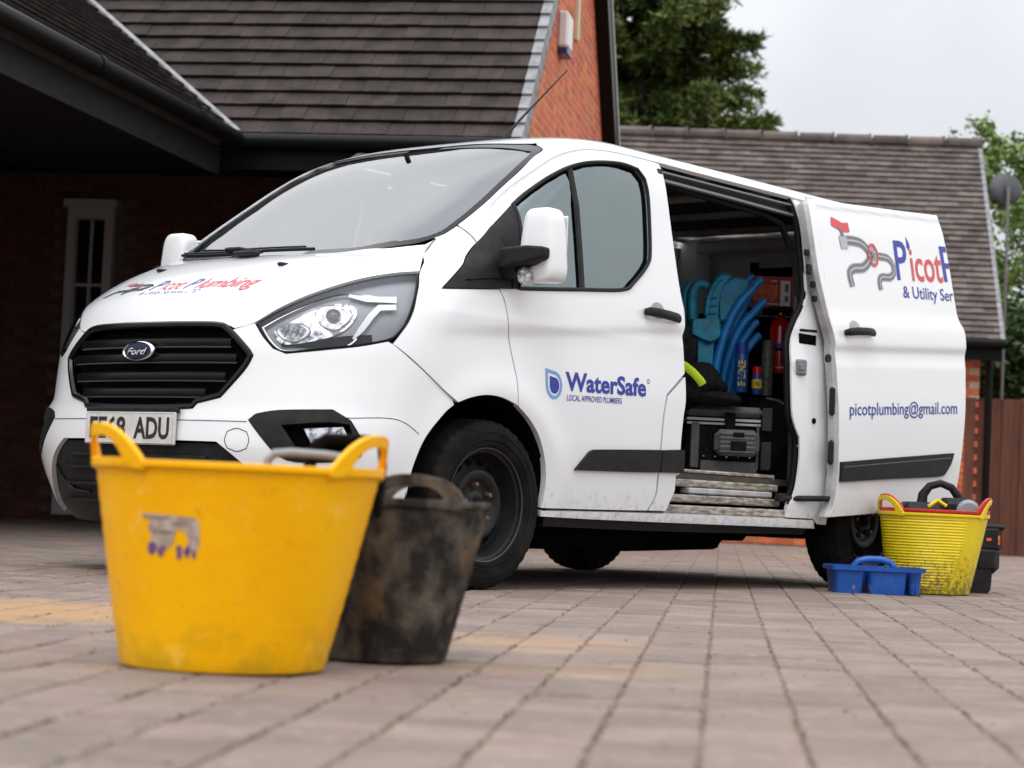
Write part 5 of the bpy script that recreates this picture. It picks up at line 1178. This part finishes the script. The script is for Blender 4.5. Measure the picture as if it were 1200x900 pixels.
# ================================================================ THINGS
VR=V3((.6455,-.7637,0)); VF=V3((.7637,.6455,0))          # rightwards and away from the viewer, level
VQ=Matrix((VR,VF,V3((0,0,1)))).transposed().to_4x4()
def facing(p,rz=0.): return Matrix.Translation(p)@VQ@Matrix.Rotation(rz,4,'Z')
def tub(name,label,pos,rb,rt,h,mat,handles,shift=(0.,0.),ribs=0,wob=.006,parent=None,hh=.076,hd=33,seed=1,cat='tub',sag=0.,ring=.009,grp=None):
    q=random.Random(seed); root=empty(name,tuple(pos),label,cat,grp); X=facing(V3(pos)); n=72
    def rad(t): return rb+(rt-rb)*t**.92
    def pt(a,t,d=0.,dz=0.):
        r=rad(t)+d+wob*math.sin(2*a+seed)*t; zz=h*t+dz - sag*t*math.cos(a*2-.2)**2*0
        if t>.97: zz+=sag*math.sin(a)*-1
        return X@V3((r*math.cos(a)+shift[0]*t,-r*math.sin(a)+shift[1]*t,zz))
    m=MB(); rows=[(0.,-.02,.0),(0.,-.006,.004),(.012,.0,.0)]
    k=ribs if ribs else 22
    for i in range(1,k+1):
        t=.02+.96*i/k
        if ribs: rows+= [(t-.96/k*.5,.0028,0.),(t,-.0005,0.)]
        else: rows.append((t,.0011*(i%2),0.))
    rows+=[(1.,.0,0.),(1.,ring,.002),(1.,ring,.012),(1.,.0,.014),(1.,-.004,.008),(.95,-.005,0.),(.5,-.005,0.),(.03,-.005,0.),(.02,-.03,.004)]
    for t,d,dz in rows:
        for j in range(n): m.v.append(tuple(pt(2*math.pi*j/n,t,d,dz)))
    for i in range(len(rows)-1):
        for j in range(n): m.f.append((i*n+j,i*n+(j+1)%n,(i+1)*n+(j+1)%n,(i+1)*n+j))
    m.f.append(tuple(range(n))); e=(len(rows)-1)*n; m.f.append(tuple(e+j for j in range(n-1,-1,-1)))
    mk('body',m,mat,root,smooth=True,ang=50)
    for ac in handles:
        out=[(-1.,-.012),(1.,-.012)]+[(u,hh*(1-abs(u)**2.6)+.002) for u in [1-2*i/22 for i in range(0,23)]]; hole=[(u,.012) for u in (.60,.3,0,-.3,-.60)]+[(-.62+1.24*i/12,.014+(hh-.036)*(1-abs(-1+2*i/12)**3.2)) for i in range(13)]
        sc=R(hd)*rt; V_,F_=fill2d([(u*sc,z) for u,z in out],[[(u*sc,z) for u,z in hole]],.014); m=MB()
        def hp(u,z,d): return pt(R(ac)+u/rt,1.,d+.10*max(0,z),z+.004)
        for d in (ring+.001,-.003): m.v+=[tuple(hp(u,z,d)) for u,z in V_]
        k=len(V_); m.f=[f for f in F_]+[tuple(i+k for i in reversed(f)) for f in F_]; cnt=set((f[i],f[(i+1)%3]) for f in F_ for i in range(3))
        m.f+=[(b_,a_,a_+k,b_+k) for a_,b_ in cnt if (b_,a_) not in cnt]
        o=mk('handle',m,mat,root,smooth=True,ang=60); bv=o.modifiers.new('bevel','BEVEL'); bv.width=.003; bv.segments=2; bv.limit_method='ANGLE'
    return root,pt
yt,ypt=tub('rubble_tub','large scuffed yellow flexible tub with a torn label nearest the camera',(-3.462,-3.285,0),.198,.272,.386,'tub_yellow',(153,14),shift=(.014,0),seed=2,hd=31)
# torn label
def lab(poly,mat,l):
    V_,F_=tri_fill(smooth_poly(poly,.008,80)); m=MB().add([ypt(u,v,l) for u,v in V_],F_); mk('torn_label',m,mat,yt)
lab([(2.20,.775),(1.80,.765),(1.72,.75),(1.70,.66),(1.72,.60),(1.78,.605),(1.79,.66),(1.83,.70),(1.88,.70),(1.90,.66),(1.95,.61),(2.06,.60),(2.13,.61),(2.10,.66),(2.13,.70),(2.10,.74)],'sticker',.0016)
for P4 in ([(2.13,.63),(2.07,.632),(2.06,.60),(2.10,.575),(2.14,.59)],[(2.05,.60),(2.0,.625),(1.97,.61),(2.0,.575),(2.035,.57)],[(1.885,.62),(1.84,.628),(1.835,.575),(1.875,.555)],[(1.825,.60),(1.78,.635),(1.765,.60),(1.795,.565)],[(1.755,.61),(1.725,.605),(1.725,.57),(1.75,.565)]): lab(P4,'label_purple',.0022)
for P4 in ([(2.17,.765),(1.95,.758),(1.95,.748),(2.17,.752)],[(1.93,.735),(1.76,.73),(1.76,.72),(1.93,.724)],[(2.08,.70),(1.92,.695),(1.93,.675),(2.08,.68)]): lab(P4,'label_ink',.0021)
bt_,bpt=tub('mortar_bucket','small black flexible bucket caked with dried mud beside the yellow tub',(-2.975,-3.255,0),.136,.162,.332,'tub_black',(92,272),shift=(.060,0),seed=5,hd=38,hh=.062,ring=.006)
# bag of tools inside the yellow tub: grey loop and black strap show above the rim
tb=empty('tool_bag',(-3.40,-3.24,.05),'tool bag with a grey grip and black strap sticking out of the large yellow tub','bag')
X=facing(V3((-3.385,-3.225,0)))
def loop(pts,r,mat,name,fl=(1,1)):
    m=MB(); m.tube([X@V3(p) for p in pts],r,10,flat=fl); return mk(name,m,mat,tb,smooth=True)
S=lambda px,py,d:((px-272)/566,d,.402+(549-py)/566)
loop([S(306,600,-.02),S(304,556,-.02),S(304,543,-.02),S(311,535,-.02),S(330,533,-.02),S(370,534,-.01),S(388,536,.0),S(394,545,.0),S(393,600,.0)],.009,'tool_grey','grip')
S=lambda px,py,d:((px-272)/566,d,.432+(549-py)/566)
loop([S(340,620,.03),S(350,560,.03),S(357,538,.03),S(368,531,.03),S(420,531,.03),S(431,537,.03),S(434,560,.03),S(430,620,.03)],.016,'fabric_black','strap',(1,.55))
m=MB(); m.box((.06,.02,.20),(.30,.16,.26),X,ch=.04); mk('bag_body',m,'fabric_black',tb)
m=MB(); m.tube([(X@V3(p)) for p in (S(450,585,.12),S(470,598,.12),S(500,600,.14))],.018,8); 
# --- pile by the rear wheel
t2,tp2=tub('rubble_tub','bright yellow ribbed tub by the rear wheel holding a red tub',(2.905,-1.30,0),.192,.252,.375,'tub_yellow2',(163,14),shift=(.015,0),seed=8,ribs=26,hh=.085,hd=30)
t3,tp3=tub('rubble_tub','red tub nested inside the yellow ribbed tub by the rear wheel',(2.905,-1.30,.075),.178,.248,.318,'tub_red',(165,20),shift=(.018,0),seed=8,hh=.075,hd=30)
vac=empty('power_tool_case',(2.95,-1.29,.2),'black power tool with an arched grip lying in the red tub','power tool')
X=facing(V3((2.93,-1.27,0)))@Matrix.Translation((.0,0,-.025))@Matrix.Scale(1.06,4)
m=MB(); m.box((.02,0,.36),(.34,.22,.16),X,ch=.045); m.box((.13,-.03,.42),(.18,.16,.09),X,ch=.03); mk('body',m,'tool_black',vac,smooth=True)
m=MB(); m.tube([X@V3(p) for p in ((-.03,0,.42),(-.025,0,.475),(.005,0,.515),(.055,0,.530),(.105,0,.512),(.135,0,.475),(.15,0,.43))],[.028,.024,.02,.019,.02,.022,.026],10); mk('grip',m,'tool_black',vac,smooth=True)
m=MB(); m.lathe([(.05,-.02),(.055,.02),(.04,.035)],16,X@Matrix.Translation((.16,-.10,.405))@Matrix.Rotation(R(90),4,'X'),capt=True); mk('dial',m,'tool_grey',vac,smooth=True)
m=MB(); m.tube([X@V3(p) for p in ((-.02,-.115,.42),(.02,-.12,.45),(.06,-.115,.425))],.010,8); mk('trim',m,'tub_yellow2',vac,smooth=True)
dr_=empty('power_drill',(3.45,-1.30,0),'black battery power tool standing upright right of the yellow ribbed tub','power tool'); X=facing(V3((3.44,-1.28,0)))
def slabp(pts,d,mat,name,par_,yo=0.,ch=True):
    m=MB(); m.prism(pts,d,X@Matrix.Translation((0,yo,0))); return mk(name,m,mat,par_)
slabp([(-.10,0),(.04,0),(.055,.02),(.06,.10),(.05,.13),(-.08,.15),(-.11,.1)],.11,'tool_black','foot',dr_)
m=MB(); m.box((.03,0,.17),(.14,.12,.14),X@Matrix.Rotation(.0,4,'Y'),ch=.03); mk('motor',m,'tool_black',dr_,smooth=True)
m=MB(); m.box((.045,0,.275),(.13,.10,.14),X,ch=.025); m.box((.05,0,.335),(.15,.085,.03),X,ch=.012); mk('battery',m,'tool_black',dr_,smooth=True)
for q in ((.09,.27,.010,.045),(.04,.272,.025,.015)): m=MB(); m.box((q[0],-.052,q[1]),(q[2],.004,q[3]),X); mk('label_strip',m,'orange_print',dr_)
m=MB(); m.tube([X@V3(p) for p in ((-.02,0,.33),(-.06,0,.30),(-.07,0,.22),(-.03,0,.16))],.018,8); mk('grip',m,'tool_black',dr_,smooth=True)
# blue tote tray with three bays and a centre handle
tr=empty('tote_tray',(2.44,-1.27,0),'scuffed blue plastic tote tray with a centre handle by the rear wheel','tray'); X=facing(V3((2.44,-1.27,0)),.03)
m=MB(); tw,td_,th_=.43,.25,.128
def rrect(w,d,z,r=.025,n=5):
    o=[]
    for cx,cy,a0 in ((w/2-r,d/2-r,0),(-w/2+r,d/2-r,90),(-w/2+r,-d/2+r,180),(w/2-r,-d/2+r,270)):
        for k in range(n+1): a=R(a0+90*k/n); o.append((cx+r*math.cos(a),cy+r*math.sin(a),z))
    return o
def shell(cx,w,d,z0,z1,tap,name,rim=0.):
    m=MB(); rows=[rrect(w-tap,d-tap,z0),rrect(w,d,z1)]
    if rim: rows+= [rrect(w+rim,d+rim,z1),rrect(w+rim,d+rim,z1+.012),rrect(w-.008,d-.008,z1+.012)]
    rows+=[rrect(w-.008,d-.008,z1),rrect(w-tap-.008,d-tap-.008,z0+.006)]; n=len(rows[0])
    for r_ in rows: m.v+=[tuple(X@V3((p[0]+cx,p[1],p[2]))) for p in r_]
    for i in range(len(rows)-1):
        for j in range(n): m.f.append((i*n+j,i*n+(j+1)%n,(i+1)*n+(j+1)%n,(i+1)*n+j))
    m.f.append(tuple(range(n))); e=(len(rows)-1)*n; m.f.append(tuple(e+j for j in range(n))); return mk(name,m,'tray_blue',tr,smooth=True)
shell(-.134,.146,.235,.0,.112,.022,'bay'); shell(.045,.185,.235,.0,.112,.018,'bay'); shell(.178,.062,.205,.004,.112,.016,'bay')
rm=MB(); rows=[rrect(tw+.014,td_+.01,.108),rrect(tw+.016,td_+.012,.128),rrect(tw-.004,td_-.008,.128),rrect(tw-.004,td_-.008,.106)]; n=len(rows[0])
for r_ in rows: rm.v+=[tuple(X@V3(p)) for p in r_]
for i in range(4):
    for j in range(n): rm.f.append((i*n+j,i*n+(j+1)%n,((i+1)%4)*n+(j+1)%n,((i+1)%4)*n+j))
mk('rim',rm,'tray_blue',tr,smooth=True)
m=MB(); m.tube([X@V3(p) for p in ((-.10,0,.09),(-.095,0,.128),(-.075,0,.15),(-.03,0,.160),(.03,0,.160),(.075,0,.15),(.095,0,.128),(.10,0,.09))],.014,10,flat=(1,1.2)); m.box((0,0,.08),(.24,.012,.085),X); mk('centre_handle',m,'tray_blue',tr,smooth=True)
# ================================================================ LOAD IN THE VAN
CH=.515
# dark crate and rack that carry the smaller things
rk_=empty('shelf_rack',(2.75,-.25,CH),'black shelf rack inside the van behind the tool bag','rack'); X=facing(V3((2.62,-.40,0)))
m=MB(); m.box((.10,.18,.735),(.62,.30,.40),X,ch=.01); mk('crate',m,'fabric_black',rk_)
m=MB(); m.box((.12,.36,.95),(.70,.02,.85),X); mk('back_board',m,'void',rk_)
m=MB(); m.box((.28,.19,1.392),(.36,.30,.018),X); mk('shelf',m,'fabric_black',rk_)
for q in (-.20,.46): m=MB(); m.box((q,.34,.95),(.03,.03,.86),X); mk('upright',m,'fabric_black',rk_)
# tool bag with hard pouch
tbx=empty('tool_bag',(2.2,-.53,CH),'grey and black tool bag with hard shell pouch just inside the side door','bag'); X=facing(V3((2.10,-.62,CH)))
m=MB(); m.box((0,.14,.14),(.35,.27,.28),X,ch=.02); mk('bag_body',m,'fabric_black',tbx)
m=MB(); m.box((0,.14,.315),(.375,.29,.05),X,ch=.02); mk('lid',m,'fabric_grey',tbx,smooth=True)
m=MB(); m.box((0,-.003,.275),(.352,.01,.012),X); m.box((0,-.003,.255),(.352,.01,.010),X); mk('lid_trim',m,'lightgrey_print',tbx)
for q in (-.135,.165): m=MB(); m.box((q,-.004,.15),(.04 if q<0 else .012,.012,.22),X,ch=.004); mk('side_strap',m,'fabric_grey',tbx)
m=MB(); m.box((.03,.0,.045),(.27,.012,.065),X,ch=.004); mk('base_panel',m,'fabric_grey',tbx)
m=MB(); m.box((.03,-.01,.26),(.05,.02,.10),X,ch=.006); mk('buckle',m,'fabric_black',tbx)
for k in range(5): m=MB(); m.lathe([(.005,0),(.003,.004)],8,X@Matrix.Translation((-.09+k*.055,-.002,.098))@Matrix.Rotation(R(90),4,'X'),capt=True); mk('rivet',m,'lamp_silver',tbx)
m=MB(); m.box((.06,-.045,.165),(.215,.09,.125),X,ch=.028); po=mk('hard_pouch',m,'fabric_grey',tbx,smooth=True)
m=MB()
for k in range(5): m.box((.06,-.092,.122+k*.021),(.17,.008,.007),X,ch=.002)
mk('pouch_ribs',m,'seat_cloth',po)
m=MB(); m.box((.065,-.096,.150),(.075,.006,.045),X,ch=.002); m.box((.065,-.094,.203),(.055,.01,.022),X,ch=.004); mk('pouch_badge',m,'fabric_black',po)
# rounded black case with straps
rc=empty('equipment_case',(2.72,-.45,CH),'tall round topped black equipment case right of the tool bag','case'); X=facing(V3((2.60,-.56,CH)))
pts=[(-.13,0),(.115,0),(.125,.05),(.125,.24),(.11,.31),(.07,.37),(.01,.40),(-.05,.41),(-.13,.41)]
m=MB(); m.prism(pts,.22,X@Matrix.Translation((.02,.11,0))); mk('shell',m,'fabric_black',rc)
for a,b in ((.05,.19),(.245,.36)): m=MB(); m.box((-.02,-.004,(a+b)/2),(.05,.01,b-a),X,ch=.003); mk('strap',m,'fabric_grey',rc)
m=MB(); m.tube([X@V3((p[0]+.02,0,p[1])) for p in pts[2:8]],.006,6); mk('piping',m,'seat_cloth',rc,smooth=True)
# blue hoses and teal clamps
X=facing(V3((2.44,-.36,0))); HZ=lambda px,py,d=0.:X@V3(((px-842)/233,d,.942+(460-py)*.00438))
hb=empty('hose_bundle',(2.44,-.36,CH),'bundle of bright blue hoses and teal pipe clamps behind the tool bag','hoses')
for pth,r,d in (([(831,485),(834,440),(839,410),(848,380),(858,360),(869,346),(884,338)],.022,-.02),([(843,485),(846,440),(853,408),(863,384),(876,368),(890,360)],.020,.03),([(851,485),(854,445),(860,415),(869,395),(884,380)],.019,.06),([(838,485),(842,450),(849,420),(859,396),(872,380)],.018,.07),([(858,485),(860,450),(865,425),(875,405),(888,395)],.020,.09),([(824,485),(828,430),(836,395),(846,365),(860,342),(876,332)],.020,.08),([(847,485),(848,430),(853,395),(862,370),(876,352)],.021,.11)):
    m=MB(); m.tube([HZ(*q,d) for q in smooth_poly(pth,4.,170,closed=False)],r,10); mk('hose',m,'pipe_blue',hb,smooth=True)
def hplate(pts,th,d,ch=.010):
    m=MB(); q=smooth_poly(pts,3.,60); n=len(q); c=[sum(p_[i] for p_ in q)/n for i in (0,1)]
    for k,(dd,sc) in enumerate(((d-th/2,.90),(d-th/2+ch,1.),(d+th/2-ch,1.),(d+th/2,.90))): m.v+=[tuple(HZ(c[0]+(x-c[0])*sc,c[1]+(y-c[1])*sc,dd)) for x,y in q]
    for k in range(3):
        for i in range(n): m.f.append((k*n+i,k*n+(i+1)%n,(k+1)*n+(i+1)%n,(k+1)*n+i))
    m.f.append(tuple(range(n-1,-1,-1))); m.f.append(tuple(3*n+i for i in range(n))); return m
for pts,th,d in (([(838,378),(836,352),(841,335),(851,327),(866,328),(871,338),(868,352),(860,366),(855,380)],.09,.06),([(819,380),(821,350),(828,331),(839,324),(849,326),(840,338),(836,356),(835,380)],.10,.02),([(804,378),(836,376),(838,396),(828,404),(818,402),(804,396)],.10,-.03),([(812,400),(832,402),(830,440),(824,475),(814,475)],.08,.0),([(836,380),(856,380),(852,430),(846,480),(836,480)],.06,.13)):
    mk('clamp_plate',hplate(pts,th,d),'pump_teal',hb,smooth=True)
for pth,r,d in (([(808,382),(805,360),(806,344),(812,336),(819,337),(822,348)],.024,.0),([(799,385),(797,358),(798,344),(803,336),(810,338)],.022,.04),([(822,372),(824,350),(831,335),(840,330)],.014,-.04)):
    m=MB(); m.tube([HZ(*q,d) for q in smooth_poly(pth,4.,170,closed=False)],r,10); mk('clamp_loop',m,'pump_teal',hb,smooth=True)
m=MB(); c=HZ(849,342,.012); m.lathe([(.018,0),(.016,-.006)],16,facing(c)@Matrix.Rotation(R(90),4,'X'),capb=True,capt=True); mk('eyelet',m,'pipe_blue',hb)
for (px,py,w,h) in ((826,352,.06,.012),(826,361,.06,.012),(827,370,.055,.012)): c=HZ(px,py,-.04); m=MB(); m.box((0,0,0),(w,.02,h),facing(c),ch=.004); mk('clamp_rib',m,'pump_teal',hb)
# cans
def can(name,label,px,base,r,h,mat,cap,ch_,band=None,txt=None):
    o=empty(name,tuple(base),label,'spray can'); X=facing(V3(base))
    m=MB(); m.lathe([(r*.96,0),(r,.004),(r,h-ch_-.012),(r*.82,h-ch_)],20,X,capt=True); mk('can_body',m,mat,o,smooth=True)
    m=MB(); m.lathe([(r*.93,h-ch_-.006),(r*.95,h-ch_),(r*.93,h-.006),(r*.7,h)],20,X,capt=True); mk('cap',m,cap,o,smooth=True)
    if band:
        z0,z1,bm_=band; m=MB(); m.lathe([(r+.0008,z0),(r+.0008,z1)],20,X,capb=False); mk('label_band',m,bm_,o,smooth=True)
    if txt:
        body,tm,z,hh_,rot=txt; vs,fs=fit_text(body,0,0,hh_*len(body)*.62,hh_,bold=.03)
        def wrap(u,v,l):
            if rot: a=-math.pi/2+(v-hh_/2)/-r*1.; zz=z+u
            else: a=-math.pi/2+(u-hh_*len(body)*.31)/r; zz=z+v
            return X@V3(((r+l)*math.cos(a),(r+l)*math.sin(a),zz))
        printed('can_lettering',tm,o,vs,fs,wrap,.0018)
    return o
can('spray_can','tall blue line marking paint can with yellow lettering in the van',0,(2.385,-.515,.94),.034,.245,'can_blue','blue_print',.05,None,('E LINE','can_yellow',.03,.034,True))
can('spray_can','small blue and yellow oil can with a red cap in the van',0,(2.535,-.51,.94),.025,.14,'can_blue','ext_red',.035,(.03,.075,'can_yellow'),('WD','blue_print2',.042,.02,False))
can('spray_can','mottled dark grey can standing left of the fire extinguisher',0,(2.63,-.505,.94),.031,.28,'can_dark','can_dark',.04,None)
# fire extinguisher
ex=empty('fire_extinguisher',(2.90,-.39,1.07),'red fire extinguisher with black label strapped up inside the van','fire extinguisher'); X=facing(V3((2.86,-.425,1.065)))
m=MB(); m.lathe([(.045,0),(.056,.008),(.058,.03),(.058,.235),(.052,.26),(.034,.285),(.018,.298),(.016,.31)],24,X,capt=True); mk('cylinder',m,'ext_red',ex,smooth=True)
m=MB(); m.lathe([(.018,.305),(.02,.315),(.018,.335),(.012,.345)],14,X,capt=True); mk('valve',m,'brass',ex,smooth=True)
m=MB(); m.tube([X@V3(p) for p in ((-.01,-.0,.345),(.02,0,.352),(.06,-.005,.33),(.085,-.01,.30))],.009,8,flat=(1,1.3)); m.tube([X@V3(p) for p in ((0,0,.335),(.04,0,.325),(.075,-.005,.295))],.007,8); mk('lever',m,'ext_red',ex,smooth=True)
def arcpatch(r,a0,a1,z0,z1):
    m=MB(); n=8
    for i in range(n+1):
        a=a0+(a1-a0)*i/n; m.v+=[tuple(X@V3((r*math.cos(a),r*math.sin(a),z0))),tuple(X@V3((r*math.cos(a),r*math.sin(a),z1)))]
    m.f=[(2*i,2*i+2,2*i+3,2*i+1) for i in range(n)]; return m
for z0,z1 in ((.165,.215),(.06,.105)): mk('label_patch',arcpatch(.0592,-1.55,-.35,z0,z1),'black_print',ex)
mk('label_patch',arcpatch(.0592,-2.6,-.3,.135,.155),'blue_print2',ex); mk('label_patch',arcpatch(.0596,-2.0,-1.1,.03,.035),'white_print',ex)
m=MB(); m.lathe([(.060,.118),(.060,.133)],24,X,capb=False); mk('strap',m,'fabric_black',ex)
# red carton
bxr=empty('red_carton',(2.93,-.22,1.40),'red printed cardboard carton on the shelf above the fire extinguisher','box'); X=facing(V3((2.80,-.36,1.403)),-.06)
m=MB(); m.box((0,.08,.082),(.285,.16,.164),X); mk('carton',m,'box_red',bxr)
m=MB(); m.box((-.01,-.0015,.078),(.15,.003,.085),X); mk('printed_picture',m,'orange_print',bxr)
m=MB(); m.box((.105,-.002,.078),(.05,.004,.13),X); mk('price_label',m,'white_print',bxr)
m=MB(); m.box((.112,-.005,.105),(.02,.002,.04),X); m.box((.112,-.005,.05),(.02,.002,.03),X); mk('barcode_block',m,'grey_print',bxr)
for k,(u,z,w) in enumerate(((-.12,.135,.075),(-.12,.124,.03),(.03,.140,.03),(.0,.022,.07))): m=MB(); m.box((u+w/2,-.002,z),(w,.003,.006 if k else .009),X); mk('printed_line',m,'white_print',bxr)
# dark work jacket with reflective strip on the bag
jk=empty('work_jacket',(2.0,-.57,.86),'crumpled black work jacket with a neon yellow strip on top of the tool bag','jacket'); X=facing(V3((1.985,-.56,0)))
def cloth(c,h,seed,amp):
    q=random.Random(seed); ph=[q.uniform(0,6.28) for _ in range(9)]; m=MB(); n,rows=28,16
    for i in range(rows+1):
        v=-math.pi/2+math.pi*i/rows
        for k in range(n):
            a=2*math.pi*k/n; f=1+amp*(math.sin(3*a+ph[0]+2*v)+.7*math.sin(5*a-3*v+ph[1])+.6*math.sin(7*v+2*a+ph[2])+.4*math.sin(11*a+ph[3]+5*v))
            m.v.append(tuple(X@V3((c[0]+h[0]*math.cos(v)*math.cos(a)*f,c[1]+h[1]*math.cos(v)*math.sin(a)*f,c[2]+h[2]*math.sin(v)*f))))
    for i in range(rows):
        for k in range(n): m.f.append((i*n+k,i*n+(k+1)%n,(i+1)*n+(k+1)%n,(i+1)*n+k))
    return m
mk('cloth',cloth((-.06,.05,.95),(.17,.13,.11),4,.07),'fabric_black',jk,smooth=True,ang=180)
mk('sleeve',cloth((.06,.0,.885),(.15,.07,.035),6,.06),'fabric_black',jk,smooth=True,ang=180)
mk('hood',cloth((-.13,-.02,1.09),(.075,.08,.085),9,.08),'fabric_black',jk,smooth=True,ang=180)
m=MB(); P_=[X@V3(p) for p in ((-.13,-.10,1.045),(-.09,-.115,1.03),(-.05,-.12,1.00),(-.015,-.115,.965),(.0,-.10,.945))]; m.tube(P_,.016,8,flat=(1.2,.25)); mk('reflective_strip',m,'hivis',jk,smooth=True)
# black bracket by the rear doors
m=MB(); m.box((3.66,.10,1.66),(.02,.42,.13)); m.box((3.66,.28,1.735),(.02,.06,.05)); m.box((3.648,-.02,1.66),(.008,.05,.04)); 
br=mk('steel_bracket',MB().add(m.v[:16],m.f[:12]),'void'); tag(br,'black steel bracket hanging high at the back of the load space','bracket')

for o in bpy.data.objects:
    if o.parent is None and o.type!='CAMERA':
        n=o.name.split('.')[0]
        g={'rubble_tub':'flexible tubs standing on the drive','spray_can':'cans standing in the van','conifer_tree':'conifers behind the house','broadleaf_shrub':'shrubs behind the fence'}.get(n)
        if g: o['group']=g
